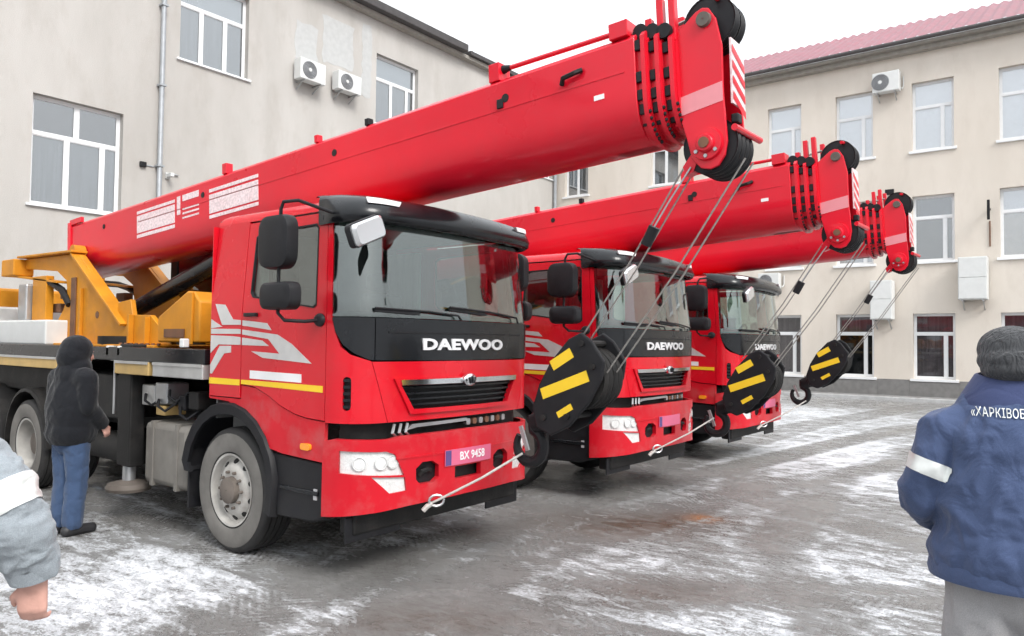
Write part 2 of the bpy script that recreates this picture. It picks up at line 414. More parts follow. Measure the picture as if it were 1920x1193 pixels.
    big = nz(vs_str, 1.1, 3, .6, .5); mid = nz(vs_str, 3.6, 6, .66, .7); mid2 = nz(vs_str, 13, 5, .7, .5); trk = nz(vs_trk, 3.0, 4, .65); fine = nz(vs_iso, 42, 5, .8); gr = nz(vs_iso, 140, 3, .6)
    cov = math_('ADD', attr('snow'), math_('MULTIPLY', math_('SUBTRACT', big, .5), .6))
    cov = math_('ADD', cov, math_('ADD', math_('MULTIPLY', math_('SUBTRACT', mid, .5), 1.25), math_('MULTIPLY', math_('SUBTRACT', mid2, .5), 1.2)))
    cov = math_('ADD', cov, math_('MULTIPLY', math_('SUBTRACT', trk, .5), .55))
    cov = math_('ADD', cov, math_('MULTIPLY', math_('SUBTRACT', fine, .5), 1.0))
    cov = math_('ADD', cov, math_('MULTIPLY', tread, .085))
    slush = rng(cov, .38, .54); snow = rng(cov, .62, .78)
    wet = nz(vs_iso, 1.3, 5, .6)
    asph = mixc(rng(wet, .35, .65), (.20,.196,.19), (.29,.285,.278))
    asph = mixc(rng(gr, .35, .65, 0, .45), asph, (.14,.133,.127))
    asph = mixc(rng(fine, .5, .75, 0, .5), asph, (.34,.33,.315))
    asph = mixc(rng(mid2, .42, .62, 0, .55), asph, (.15,.144,.138))
    asph = mixc(rng(nz(vs_iso, 260, 2, .5), .60, .68, 0, .7), asph, (.40,.39,.38))
    asph = mixc(math_('MULTIPLY', attr('stain'), rng(mid, .3, .6)), asph, (.085,.052,.034))
    asph = mixc(math_('MULTIPLY', attr('rust'), rng(fine, .38, .55)), asph, (.42,.16,.04))
    sl = mixc(rng(mid, .35, .7), (.33,.327,.323), (.47,.47,.475))
    c = mixc(slush, asph, sl)
    c = mixc(snow, c, mixc(rng(fine, .3, .7), (.60,.615,.645), (.82,.835,.86)))
    Lk.new(c, b.inputs['Base Color'])
    ro = math_('MULTIPLY_ADD', slush, .5, .24); ro = math_('ADD', ro, math_('MULTIPLY', math_('SUBTRACT', wet, .5), .5)); Lk.new(ro, b.inputs['Roughness'])
    b.inputs['Specular IOR Level'].default_value = .4
    h = math_('ADD', math_('MULTIPLY', rng(cov, .35, .95), 1.0), math_('MULTIPLY', fine, .35)); h = math_('ADD', h, math_('MULTIPLY', gr, .12))
    bp = N.new('ShaderNodeBump'); bp.inputs['Strength'].default_value = .75; bp.inputs['Distance'].default_value = .05
    Lk.new(h, bp.inputs['Height']); Lk.new(bp.outputs[0], b.inputs['Normal'])
    g = link('ground', me, mt); tag(g, 'wet asphalt yard streaked with trodden snow and tyre tracks', kind='structure'); return g
make_ground()

# ------------------------------------------------------------------ buildings
XL, YR = -19.8, 29.0
def plaster(name, c1, c2, stain):
    mt, t, b = new_mat(name); N, Lk = t.nodes, t.links
    tc = N.new('ShaderNodeTexCoord'); mp = N.new('ShaderNodeMapping'); mp.inputs['Scale'].default_value = (1,1,.35); Lk.new(tc.outputs['Object'], mp.inputs[0])
    n1 = N.new('ShaderNodeTexNoise'); n1.inputs['Scale'].default_value = .55; n1.inputs['Detail'].default_value = 8; n1.inputs['Roughness'].default_value = .6; Lk.new(mp.outputs[0], n1.inputs[0])
    n2 = N.new('ShaderNodeTexNoise'); n2.inputs['Scale'].default_value = 55; n2.inputs['Detail'].default_value = 5; Lk.new(tc.outputs['Object'], n2.inputs[0])
    mp3 = N.new('ShaderNodeMapping'); mp3.inputs['Scale'].default_value = (1.2,1.2,.5); Lk.new(tc.outputs['Object'], mp3.inputs[0])
    n3 = N.new('ShaderNodeTexNoise'); n3.inputs['Scale'].default_value = 1.1; n3.inputs['Detail'].default_value = 9; n3.inputs['Roughness'].default_value = .7; Lk.new(mp3.outputs[0], n3.inputs[0])
    rp = N.new('ShaderNodeValToRGB'); e = rp.color_ramp.elements; e[0].position = .33; e[1].position = .68; e[0].color = c1+(1,); e[1].color = c2+(1,)
    Lk.new(n1.outputs['Fac'], rp.inputs[0])
    mr = N.new('ShaderNodeMapRange'); mr.inputs[1].default_value = .50; mr.inputs[2].default_value = .74; mr.inputs[4].default_value = .42; Lk.new(n3.outputs['Fac'], mr.inputs[0])
    mx_ = N.new('ShaderNodeMix'); mx_.data_type = 'RGBA'; mx_.inputs[7].default_value = stain+(1,); Lk.new(mr.outputs[0], mx_.inputs[0]); Lk.new(rp.outputs[0], mx_.inputs[6])
    mr2 = N.new('ShaderNodeMapRange'); mr2.inputs[3].default_value = .82; mr2.inputs[4].default_value = 1.16; Lk.new(n2.outputs['Fac'], mr2.inputs[0])
    ml = N.new('ShaderNodeMix'); ml.data_type = 'RGBA'; ml.blend_type = 'MULTIPLY'; ml.inputs[0].default_value = 1; Lk.new(mx_.outputs[2], ml.inputs[6]); Lk.new(mr2.outputs[0], ml.inputs[7])
    Lk.new(ml.outputs[2], b.inputs['Base Color']); b.inputs['Roughness'].default_value = .92; b.inputs['Specular IOR Level'].default_value = .2
    bp = N.new('ShaderNodeBump'); bp.inputs['Strength'].default_value = .35; bp.inputs['Distance'].default_value = .02; Lk.new(n2.outputs['Fac'], bp.inputs['Height']); Lk.new(bp.outputs[0], b.inputs['Normal'])
    return mt
M['plasterL'] = plaster('grey_plaster', (.43,.41,.385), (.52,.50,.475), (.35,.315,.28))
M['plasterR'] = plaster('cream_plaster', (.64,.58,.51), (.72,.66,.59), (.52,.455,.395))
M['plinth'] = mat('dark_plinth', (.19,.185,.18), .8, var=.15, bump=.1)
M['pvc'] = mat('white_pvc', (.78,.79,.80), .4, var=.03)
M['roofred'] = mat('red_metal_tile', (.23,.075,.095), .5, .0, var=.18, scale=2, dirt=.3, dirtc=(.36,.20,.23))
M['gutter'] = mat('dark_gutter', (.06,.055,.055), .6, var=.2)
M['soffit'] = mat('soffit_board', (.30,.28,.25), .8, var=.12)
M['pipe'] = mat('zinc_pipe', (.38,.40,.42), .5, .3, var=.1)
M['dark_room_block'] = mat('dim_room', (.055,.055,.058), .9, var=.4, scale=.8)  # solid block behind the walls; the darkness of unlit rooms is its colour
M['blind'] = mat('white_blind', (.86,.88,.90), .8, var=.05)
M['net'] = mat('grey_net_curtain', (.33,.34,.35), .9, var=.2, scale=2, bump=.5, bscale=6, stretch=(8,8,.3))
M['darknet'] = mat('dark_curtain', (.20,.16,.165), .9, var=.35, scale=2, bump=.5, bscale=5, stretch=(9,9,.3))
M['tan_blind'] = mat('tan_blind', (.46,.41,.32), .9, var=.08)
M['acgrille'] = mat('fan_grille', (.13,.14,.15), .5, .2, var=.2)
M['patchwork'] = mat('filler_patch', (.47,.475,.47), .9, var=.06, bump=.1)

M['shade_glass'] = glass('shade_glass', (.75,.77,.78), .02)
def fL(u, z, o): return (XL+o, u, z)
def fR(u, z, o): return (u, YR-o, z)
def q4(a0, a1, b0, b1): return [(a0,b0),(a1,b0),(a1,b1),(a0,b1)]
def fbox(mb, fn, u0, u1, z0, z1, o0, o1):
    p = [fn(u, z, o) for o in (o0, o1) for u, z in ((u0,z0),(u1,z0),(u1,z1),(u0,z1))]
    return mb.add(p, [(0,1,2,3),(7,6,5,4),(0,4,5,1),(1,5,6,2),(2,6,7,3),(3,7,4,0)])

def make_window(par, fn, u0, u1, z0, z1, tr, lower, upper, back=None, topback=None, set_=.18, sill=.06, fwid=.07, gl='win_glass'):
    w_, h = u1-u0, z1-z0
    holes = []
    def split(za, zb, cuts):
        us = [u0]+[u0+w_*c for c in cuts]+[u1]
        for i in range(len(us)-1):
            a = us[i]+(fwid if i == 0 else fwid*.65); b_ = us[i+1]-(fwid if i == len(us)-2 else fwid*.65)
            holes.append((a, b_, za, zb))
    split(z0+fwid, tr-fwid*.6, lower)
    split(tr+fwid*.6, z1-fwid, upper)
    mb = MB(); patch(mb, q4(u0,u1,z0,z1), fn, .07, 9, [q4(*h_) for h_ in holes], -set_, grid=False)
    wo = mb.build('window', M['pvc'], par, 30)
    for h_ in holes:
        p = MB(); fbox(p, fn, h_[0]-.005, h_[1]+.005, h_[2]-.005, h_[3]+.005, -set_-.028, -set_-.04); p.build('pane', M[gl], wo, 0)
        g = .022; s_ = MB(); patch(s_, q4(h_[0]-.001,h_[1]+.001,h_[2]-.001,h_[3]+.001), fn, .012, 9, [q4(h_[0]+g,h_[1]-g,h_[2]+g,h_[3]-g)], -set_-.012, grid=False); s_.build('sash', M['pvc'], wo, 0)
    if sill:
        s_ = MB(); fbox(s_, fn, u0-.09, u1+.09, z0-sill, z0-.002, .07, -set_); s_.build('sill', M['pvc'], wo, 30, .006)
    if back:
        s_ = MB(); fbox(s_, fn, u0+.03, u1-.03, z0+.03, tr, -set_-.07, -set_-.09); s_.build('curtain', M[back], wo, 0)
    if topback:
        s_ = MB(); fbox(s_, fn, u0+.03, u1-.03, tr+.01, z1-.03, -set_-.07, -set_-.09); s_.build('blind', M[topback], wo, 0)
    return wo

# left building -------------------------------------------------------------
LB = tag(empty('plaster_building', (XL, 10, 0)), 'grey plastered three storey building behind the crane trucks with zinc downpipe', 'building')
LBi = LB.matrix_basis.inverted()
def sh(fn, e):     # facade map in the coordinates of the building's own origin
    def g(u, z, o):
        p = fn(u, z, o); return (p[0]-e[0], p[1]-e[1], p[2]-e[2])
    return g
gL = sh(fL, (XL, 10, 0))
lw = [(6.89,9.0,4.96,7.62,6.71,[.40,.80],[.50],'net',None)]
lw += [(10.46,12.58,9.57,12.03,11.2,[.34,.69],[],'net','blind'),(17.67,19.76,9.52,12.03,11.2,[.42,.80],[],'net','blind'),(26.7,28.75,9.5,12.03,11.2,[.40,.72],[],'net',None),
       (2.4,4.5,9.57,12.03,11.2,[.34,.69],[],'net','blind'),(2.4,4.5,4.96,7.62,6.71,[.4,.8],[.5],'net',None)]
mb = MB(); patch(mb, q4(-26,YR,0,13.2), gL, .45, 40, [q4(*a[:4]) for a in lw], 0, grid=False); mb.build('wall', M['plasterL'], LB, 30)
mb = MB(); fbox(mb, gL, -26, YR+.5, 0, 13.1, -.8, -6); mb.build('dark_room_block', M['dark_room_block'], LB, 0)
for a in lw: make_window(LB, gL, *a)
mb = MB(); fbox(mb, gL, -26, YR-.25, 13.2, 13.34, .28, -.4); mb.build('cornice', M['soffit'], LB, 30, .01)
mb = MB(); fbox(mb, gL, -26, 22.0, 13.34, 13.62, .55, -1.5); mb.build('eave', M['gutter'], LB, 30, .02)
mb = MB(); fbox(mb, gL, 22.3, YR-.2, 13.345, 13.52, .42, -1.5); mb.build('eave', M['gutter'], LB, 30, .02)
mb = MB(); mb.add([gL(-26,13.63,.5),gL(22,13.63,.5),gL(22,15.6,-6),gL(-26,15.6,-6)], [(0,1,2,3)]); mb.build('roof', M['gutter'], LB, 0)
mb = MB(); mb.tube([gL(9.93,13.3,.3),gL(9.93,13.1,.16),gL(9.93,12.8,.12),gL(9.93,.3,.12),gL(9.93,.12,.25)], .065, 12); dp = mb.build('downpipe', M['pipe'], LB)
for z in (2.0,4.2,6.4,8.6,10.8):
    mb = MB(); fbox(mb, gL, 9.84, 10.02, z, z+.05, .0, .205); mb.build('pipe_clamp', M['pipe'], dp, 0)
mb = MB(); mb.tube([gL(28.8,13.3,.3),gL(28.8,12.9,.14),gL(28.8,.2,.14)], .08, 10); mb.build('downpipe', M['pipe'], LB)
for u0, u1, z0, z1 in ((14.25,15.1,10.75,12.0),(15.3,16.6,11.0,12.55),(17.0,17.45,10.3,12.9)):
    rnd = random.Random(int(u0*10)); k = []
    for (a, b_) in densify(q4(u0,u1,z0,z1), .22): k.append((a+rnd.uniform(-.05,.05), b_+rnd.uniform(-.05,.05)))
    mb = MB(); patch(mb, k, gL, .006, .3, (), .005, grid=False); mb.build('plaster_patch', M['patchwork'], LB, 0)

# right building ------------------------------------------------------------
RB = tag(empty('cream_building', (-5, YR, 0)), 'cream three storey building with red metal tile roof closing the yard', 'building')
gR = sh(fR, (-5, YR, 0))
rw = []
for i, u0 in enumerate((-19.25,-14.78,-12.25,-9.72,-7.2,-4.67,-2.1,.45,3.0)):
    u1 = u0+1.28
    rw.append((u0,u1,8.65,11.07,10.2,[.72 if i > 1 else .5],[] if i > 1 else [.5],'blind' if i > 1 else 'net','blind' if i > 1 else None))
    rw.append((u0,u1,4.77,7.06,6.3,[.76],[],{5:'tan_blind',6:'tan_blind',4:'net'}.get(i,'net'),{5:'net',6:'blind'}.get(i,'blind')))
    rw.append((u0,u1,.70,2.96,2.26,[.76],[],'darknet' if i in (3,5) else None,'darknet' if i > 2 else None))
mb = MB(); patch(mb, q4(XL+.003,16,0,12.1), gR, .45, 40, [q4(*a[:4]) for a in rw], 0, grid=False); mb.build('wall', M['plasterR'], RB, 30)
mb = MB(); fbox(mb, gR, XL-.4, 16, 0, 12.0, -.9, -7); mb.build('dark_room_block', M['dark_room_block'], RB, 0)
for a in rw: make_window(RB, gR, *a, sill=.09, gl='bright_glass' if a[7] == 'blind' or a[8] == 'blind' else 'win_glass' if a[2] > 3 else 'shade_glass')
us = [XL+.02]+[x for i in range(2, len(rw), 3) for x in (rw[i][0]-.12, rw[i][1]+.12)]+[16]
for i in range(0, len(us), 2):
    mb = MB(); fbox(mb, gR, us[i], us[i+1], 0.0, .66, .05, .0); mb.build('plinth', M['plinth'], RB, 0, .008)
for i in range(2, len(rw), 3):
    mb = MB(); fbox(mb, gR, rw[i][0]-.119, rw[i][1]+.119, 0.0, .60, .046, .0); mb.build('plinth', M['plinth'], RB, 0, .008)
mb = MB(); fbox(mb, gR, XL+.2, 16, 12.1, 12.27, .28, -.4); mb.build('cornice', M['soffit'], RB, 30, .01)
mb = MB(); fbox(mb, gR, XL+.2, 16, 12.27, 12.36, .50, -.4); mb.build('soffit', M['soffit'], RB, 30, .01)
mb = MB(); mb.tube([gR(XL+.2,12.42,.56),gR(16,12.42,.56)], .075, 10); mb.build('gutter', M['gutter'], RB)
# metal tile roof: real waves
mb = MB(); nu, nvv = 900, 26; rows = []
for j in range(nvv+1):
    v = j/nvv; o = .62-v*5.2; z = 12.46+.50*(.62-o)
    rows.append([gR(XL+.2+(35.6)*i/nu, z+.036*math.sin(2*math.pi*i/nu*35.6/.36)-.03*((j*.5) % 1), o) for i in range(nu+1)])
mb.rings(rows, closed=False); mb.build('roof', M['roofred'], RB, 60)
mb = MB(); fbox(mb, gR, XL+.2, 16, 12.36, 12.47, .60, .54); mb.build('roof_edge', M['roofred'], RB, 0)

pav = MB(); pav.b(XL+.6, 16, 27.55, 29, -.02, .09); tag(pav.build('pavement', mat('pavement_concrete', (.21,.205,.20), .8, var=.2, dirt=.7, dirtc=(.52,.53,.55), bump=.1), None, 0, .02), 'low snow dusted concrete pavement along the cream building', kind='structure')
krb = MB(); krb.b(XL+.6, 16, 27.40, 27.548, -.02, .12); tag(krb.build('kerb', mat('kerb_stone', (.42,.42,.42), .8, var=.15, dirt=.5, dirtc=(.7,.7,.72)), None, 0, .015), 'pale kerb edging the pavement', kind='structure')

# air conditioners ------------------------------------------------------------
def ac_unit(fn, u, z, w_, h, d, label, fan=.30, group='outdoor air conditioner units', fside=0):
    o = fn(u, z, 0); t = tag(empty('air_conditioner', o), label, 'air conditioner', group); g = sh(fn, o)
    mb = MB(); fbox(mb, g, u-w_/2, u+w_/2, z, z+h, .12, .12+d); body = mb.build('housing', M['white_box'], t, 0, .02)
    mb = MB(); cu, cz, r = u-w_*.14+fside, z+h*.5, h*.41
    def ring(rr, oo, n=28): return [g(cu+rr*math.cos(2*math.pi*k/n), cz+rr*math.sin(2*math.pi*k/n), oo) for k in range(n)]
    mb.rings([ring(r,.12+d+.002), ring(r,.12+d+.014), ring(r*.2,.12+d+.02), ring(.01,.12+d+.02)]); mb.build('fan_grille', M['acgrille'], t)
    for k in range(2, 7):
        rr = r*k/6.4; mb = MB()
        mb.tube([g(cu+rr*math.cos(2*math.pi*i/24), cz+rr*math.sin(2*math.pi*i/24), .12+d+.026) for i in range(25)], .006, 5, False); mb.build('guard_ring', M['grey_plastic'], t)
    mb = MB(); mb.rings([[g(cu+rr*math.cos(2*math.pi*i/16), cz+rr*math.sin(2*math.pi*i/16), .12+d+oo) for i in range(16)] for rr, oo in ((r*.22,.022),(r*.22,.035),(.005,.036))]); mb.build('hub', M['white_box'], t)
    for s_ in (-1, 1):
        mb = MB(); x = u+s_*w_*.32
        mb.bar(g(x, z-.02, 0), g(x, z-.02, .14+d), .035, .035); mb.bar(g(x, z-.25, .01), g(x, z-.03, .09+d*.8), .03, .03); mb.build('bracket', M['steel'], t, 0)
    mb = MB(); mb.tube([g(u+w_/2-.03, z+.12, .2), g(u+w_/2+.05, z+.1, .12), g(u+w_/2+.07, z+.2, .03), g(u+w_/2+.07, z+.55, .03)], .018, 6); mb.build('hose', M['white_box'], t)
    return t
ac_unit(fL, 14.62, 10.02, .98, .66, .34, 'white air conditioner on the grey wall, higher of the pair left of a window')
ac_unit(fL, 16.12, 10.10, .98, .62, .34, 'white air conditioner on the grey wall, closer to the window')
ac_unit(fR, -5.42, 10.82, .86, .70, .34, 'white air conditioner high on the cream wall between two top windows', fside=-.05)
ac_unit(fR, -9.55, 3.95, .80, .62, .32, 'white air conditioner low on the cream wall above the rear crane cab')
def cabinet(u0, u1, z0, z1, label):
    o = fR((u0+u1)/2, z0, 0); t = tag(empty('wall_cabinet', o), label, 'wall cabinet', 'tall white wall cabinets'); g = sh(fR, o)
    mb = MB(); fbox(mb, g, u0, u1, z0, z1, .08, .62); mb.build('housing', M['white_box'], t, 0, .015)
    zm = (z0+z1)/2+.02
    for a, b_ in ((z0+.03, zm-.012), (zm+.012, z1-.03)):
        mb = MB(); fbox(mb, g, u0+.03, u1-.03, a, b_, .622, .636); mb.build('front_panel', M['white_box'], t, 0, .006)
    for s_ in (u0+.12, u1-.12):
        mb = MB(); mb.bar(g(s_, z0-.03, 0), g(s_, z0-.03, .6), .05, .05); mb.bar(g(s_, z0-.32, .01), g(s_, z0-.04, .45), .04, .04); mb.build('bracket', M['steel'], t, 0)
cabinet(-5.92,-5.22,2.75,4.12,'tall white two panel cabinet on the cream wall behind the farthest boom tip')
cabinet(-3.24,-2.42,3.38,4.78,'tall white two panel cabinet on the cream wall above the man in the cap')
# small fittings
def wall_fix(name, fn, u, z, label, cat, parts):
    o = fn(u, z, 0); t = tag(empty(name, o), label, cat); g = sh(fn, o)
    for nm, mtl, u0, u1, z0, z1, o0, o1 in parts:
        mb = MB(); fbox(mb, g, u+u0, u+u1, z+z0, z+z1, o0, o1); mb.build(nm, M[mtl], t, 0, .008)
wall_fix('flood_light', fR, -5.35, 7.22, 'small dark flood light on the cream wall between storeys', 'light', (('arm','black',-.02,.02,-.02,.04,.0,.16),('lamp_head','black',-.14,.14,-.05,.14,.16,.26)))
wall_fix('antenna_bracket', fR, -2.38, 5.9, 'dark metal bracket standing off the cream wall beside a middle window', 'bracket', (('arm','black',-.03,.03,.45,.5,.0,.35),('post','black',-.05,.03,.1,.75,.32,.40),('stay','rust',-.02,.02,-.75,.1,.0,.04)))
wall_fix('security_camera', fL, 10.2, 6.22, 'white security camera on the grey wall beside the downpipe', 'camera', (('base','white_box',-.06,.06,-.08,.08,0,.06),('camera_body','white_box',-.05,.05,-.05,.05,.06,.3),('arm','steel',.06,.3,.05,.08,.02,.06)))
wall_fix('junction_box', fL, 9.52, 6.4, 'small dark junction box on the grey wall left of the downpipe', 'box', (('box_body','black',-.08,.08,-.07,.07,0,.08),('conduit','pipe',.08,.3,-.015,.015,.0,.03)))
# ------------------------------------------------------------------ crane truck (local: x forward from the cab front, y to its left, z up)
HW, RC, BW, XB = 1.11, .25, .10, -1.95
def plan(hw, rc, bw, xb, fwd=0.):
    pts = [(fwd-bw*y*y, y) for y in np.linspace(0, hw-rc, 18)]
    x0 = fwd-bw*(hw-rc)**2
    for k in range(1, 19):
        t = math.pi/2*k/18; y = hw-rc+rc*math.sin(t); pts.append((fwd-bw*y*y-(rc-rc*math.cos(t)), y))
    xe = pts[-1][0]
    pts += [(xe+(xb-xe)*k/10, hw) for k in range(1, 11)]
    s_ = [0.]
    for i in range(1, len(pts)): s_.append(s_[-1]+math.hypot(pts[i][0]-pts[i-1][0], pts[i][1]-pts[i-1][1]))
    return np.array(s_), np.array([p[0] for p in pts]), np.array([p[1] for p in pts])
class Plan:
    def __init__(s, *a, tumble=.085, rake=.10, **k):
        s.S, s.X, s.Y = plan(*a, **k); s.t, s.r = tumble, rake; s.hw = a[0]
    def at(s, u):
        a = abs(u); x = np.interp(a, s.S, s.X); y = np.interp(a, s.S, s.Y)
        if a > s.S[-1]: x -= a-s.S[-1]
        return x, math.copysign(y, u) if u else 0.
    def P(s, u, z, off=0.):
        x, y = s.at(u); x1, y1 = s.at(u-.01); x2, y2 = s.at(u+.01)
        tx, ty = x2-x1, y2-y1; l = math.hypot(tx, ty); nx, ny = ty/l, -tx/l
        x, y = x+nx*off, y+ny*off
        if z > 2.0:
            y *= 1-s.t*(z-2.0)/s.hw*.9
            x -= s.r*(z-2.0)*max(0, min(1, (x+1.1)/.7))
        return (x, y, z)
    def F(s, y): return math.copysign(np.interp(abs(y), s.Y, s.S), y)       # surface coordinate from a front-view y
    def Sd(s, x): return float(np.interp(-x, -s.X[17:], s.S[17:]))           # from a side-view x (positive side)
CAB = Plan(HW, RC, BW, XB)
BUM = Plan(1.115, .28, .12, -.42, fwd=.045, tumble=0, rake=0)

def mir(poly, sg): return [(sg*u, z) for u, z in poly]

def make_truck():
    T = empty('crane_truck')
    P, F, S = CAB.P, CAB.F, CAB.Sd
    # ---- cab skin
    hood = MB()
    patch(hood, [(F(-.925),1.628),(F(-.79),1.18),(F(.79),1.18),(F(.925),1.628)], P, .03, .09, [[(F(-.70),1.455),(F(-.575),1.262),(F(.575),1.262),(F(.70),1.455)]])
    hood = hood.build('front_hood', M['red'], T, 30)
    mb = MB(); patch(mb, [(F(-.75),1.50),(F(-.60),1.232),(F(.60),1.232),(F(.75),1.50)], P, .02, .09, [[(F(-.69),1.45),(F(-.57),1.268),(F(.57),1.268),(F(.69),1.45)]], .022); mb.build('grille_surround', M['red'], hood, 30)
    gb = MB(); patch(gb, [(F(-.71),1.47),(F(-.57),1.25),(F(.57),1.25),(F(.71),1.47)], P, .01, .12, (), -.06); gr = gb.build('grille', M['black'], T, 30)
    for k in range(4):
        z = 1.30+.042*k; hwk = .585+.027*k
        mb = MB(); patch(mb, q4(F(-hwk),F(hwk),z-.007,z+.007), P, .03, .12, (), -.012); mb.build('slat', M['black_gloss'], gr, 30)
    mb = MB(); patch(mb, [(F(-.70),1.492),(F(-.69),1.452),(F(.69),1.452),(F(.70),1.492)], P, .02, .12, (), .036); mb.build('chrome_bar', M['chrome'], gr, 30)
    mb = MB(); mb.lathe([(.0,.07),(.06,.068),(.078,.055),(.082,.03)], (0,0,0), 'x', 28); me = mb.mesh('emblem')
    for v in me.vertices: v.co.z = v.co.z*.62+1.475; v.co.x += .0
    link('emblem', me, M['chrome'], gr)
    for yy in (-.030, .0, .030):
        mb = MB(); mb.bar((.0755, yy*1.25, 1.505-abs(yy)*.3), (.0755, yy*.7, 1.447), .008, .016, (1,0,0)); mb.build('emblem_stroke', M['black_gloss'], gr, 0)
    # black lower-screen panel, split like the real one
    mid_ = [(F(-.905),1.950),(F(-.905),1.640),(F(0),1.632),(F(.905),1.640),(F(.905),1.950)]
    mb = MB(); patch(mb, mid_, P, .03, .09, (), .004); pan = mb.build('front_panel', M['black_gloss'], T, 30)
    mb = MB(); patch(mb, q4(F(-.80),F(.80),1.842,1.852), P, .01, .12, (), .012); mb.build('trim_line', M['black'], pan, 30)
    me = text_mesh('DAEWOO', .118, .006, .0045, 1.78, 1.04)
    for v in me.vertices:
        y, z, o = v.co.x, v.co.y+1.755, v.co.z
        v.co = Vector(P(F(y), z, .012+o)) if abs(y) > 1e-6 else Vector((.012+o+0, 0, z))
    link('brand_lettering', me, mat('white_lettering', (.75,.75,.76), .35, .2), pan)
    # doors, pillars and side skin on both sides
    for sg in (-1, 1):
        cor = [(S(-.385),1.18),(S(-.385),2.76),(S(-.335),2.76),(S(-.335),1.95),(S(-.30),1.84),(F(1.085),1.735),(F(1.045),1.678),(F(.93),1.632),(F(.795),1.18)]
        vent = rrect(F(1.058), 1.395, .062, .245, .03)
        mb = MB(); patch(mb, mir(cor, sg), P, .03, .05, [mir(vent, sg)]); cp = mb.build('corner_panel', M['red'], T, 30)
        mb = MB(); patch(mb, mir(rrect(F(1.058),1.395,.075,.26,.03), sg), P, .01, .06, (), -.035); mb.build('vent_back', M['black'], cp, 30)
        for k in range(5):
            z = 1.30+.048*k; mb = MB(); patch(mb, mir(q4(F(1.058)-.029,F(1.058)+.029,z-.011,z+.011), sg), P, .02, .05, (), -.006); mb.build('vent_slat', M['black_gloss'], cp, 30)
        defl = [(F(.912),1.950),(F(.912),1.640),(F(.95),1.645),(F(1.03),1.69),(F(1.075),1.75),(S(-.296),1.845),(S(-.325),1.95)]
        mb = MB(); patch(mb, mir(defl, sg), P, .03, .05, (), .006); mb.build('corner_deflector', M['black_gloss'], T, 30)
        door = [(S(-.392),1.192),(S(-.6),1.20),(S(-.75),1.222),(S(-.92),1.27),(S(-1.10),1.345),(S(-1.27),1.40),(S(-1.47),1.415),(S(-1.47),2.74),(S(-.392),2.74)]
        wh = [(S(-.505),2.04),(S(-.50),2.63),(S(-.53),2.665),(S(-1.30),2.65),(S(-1.36),2.62),(S(-1.375),2.16),(S(-1.34),2.12),(S(-1.1),2.09),(S(-.54),2.02)]
        mb = MB(); patch(mb, mir(door, sg), P, .035, .09, [mir(wh, sg)]); do = mb.build('door', M['red'], T, 30)
        seal = [(u+(.012 if u < S(-.95) else -.012), z+(.012 if z < 2.4 else -.012)) for u, z in wh]
        mb = MB(); patch(mb, mir(wh, sg), P, .02, .09, [mir(seal, sg)], .004); mb.build('window_seal', M['black'], do, 30)
        mb = MB(); patch(mb, mir(wh, sg), P, .006, .12, (), -.014); mb.build('window_pane', M['side_glass'], do, 30)
        x, y, z = P(sg*S(-1.33), 1.86, .012)
        mb = MB(); mb.b(-1.42, -1.25, y-.015, y+.015, 1.965, 1.995); mb.build('handle', M['black'], do, 30, .006)
        mb = MB(); patch(mb, mir([(S(-1.478),1.30),(S(-1.93),1.30),(S(-1.945),2.2),(S(-1.93),2.76),(S(-1.478),2.76)], sg), P, .03, .1); mb.build('quarter_panel', M['red'], T, 30)
        low = [(S(-.392),1.182),(S(-.6),1.19),(S(-.75),1.212),(S(-.92),1.26),(S(-1.10),1.335),(S(-1.27),1.39),(S(-1.47),1.405),(S(-1.474),1.29),(S(-1.94),1.29),(S(-1.94),1.275),(S(-1.66),1.262),(S(-1.44),1.19),(S(-1.27),1.07),(S(-1.16),.94),(S(-.9),.905),(S(-.40),.885)]
        mb = MB(); patch(mb, mir(low, sg), P, .03, .08, (), -.008); lo = mb.build('step_panel', M['red_low'], T, 30)
        mb = MB(); patch(mb, mir(rrect(S(-.60),.985,.115,.05,.02), sg), P, .03, .05, (), .012); mb.build('side_marker', M['orange'], lo, 30)
        # decals: laid 2 mm proud of the paint, cut where the door gap runs
        for nm, mt_, polys in (('silver_stripe','silver',[
              [(-1.88,2.08),(-1.73,2.07),(-1.60,1.945),(-1.485,1.937),(-1.485,1.90),(-1.76,1.90)],[(-1.462,1.936),(-1.36,1.93),(-1.12,1.91),(-1.06,1.855),(-1.37,1.885),(-1.462,1.892)],
              [(-1.93,1.95),(-1.88,1.93),(-1.76,1.885),(-1.93,1.872)],
              [(-1.93,1.868),(-1.53,1.865),(-1.485,1.862),(-1.485,1.825),(-1.93,1.825)],
              [(-1.462,1.86),(-.98,1.82),(-.80,1.75),(-.55,1.605),(-1.17,1.635),(-1.33,1.685),(-.95,1.672),(-1.10,1.785),(-1.462,1.82)],
              [(-1.93,1.812),(-1.60,1.805),(-1.485,1.797),(-1.485,1.735),(-1.81,1.735),(-1.93,1.66)],[(-1.462,1.795),(-1.18,1.772),(-1.09,1.73),(-1.462,1.733)],
              [(-1.79,1.722),(-1.62,1.725),(-1.62,1.67),(-1.72,1.66),(-1.90,1.485),(-1.93,1.485),(-1.93,1.56)]]),
             ('yellow_stripe','bright_yellow',[[(-1.94,1.452),(-1.485,1.45),(-1.485,1.402),(-1.94,1.40)],[(-1.462,1.45),(-.415,1.445),(-.415,1.396),(-1.462,1.415)]]),
             ('white_stripe','white',[[(-1.34,1.53),(-.67,1.522),(-.67,1.458),(-1.34,1.465)]])):
            for pl in polys:
                par = do if max(p[0] for p in pl) > -1.47 else T
                mb = MB(); patch(mb, mir([(S(x_), z_) for x_, z_ in pl], sg), P, .003, .1, (), .0035)
                mb.build(nm, M[mt_], par, 30)
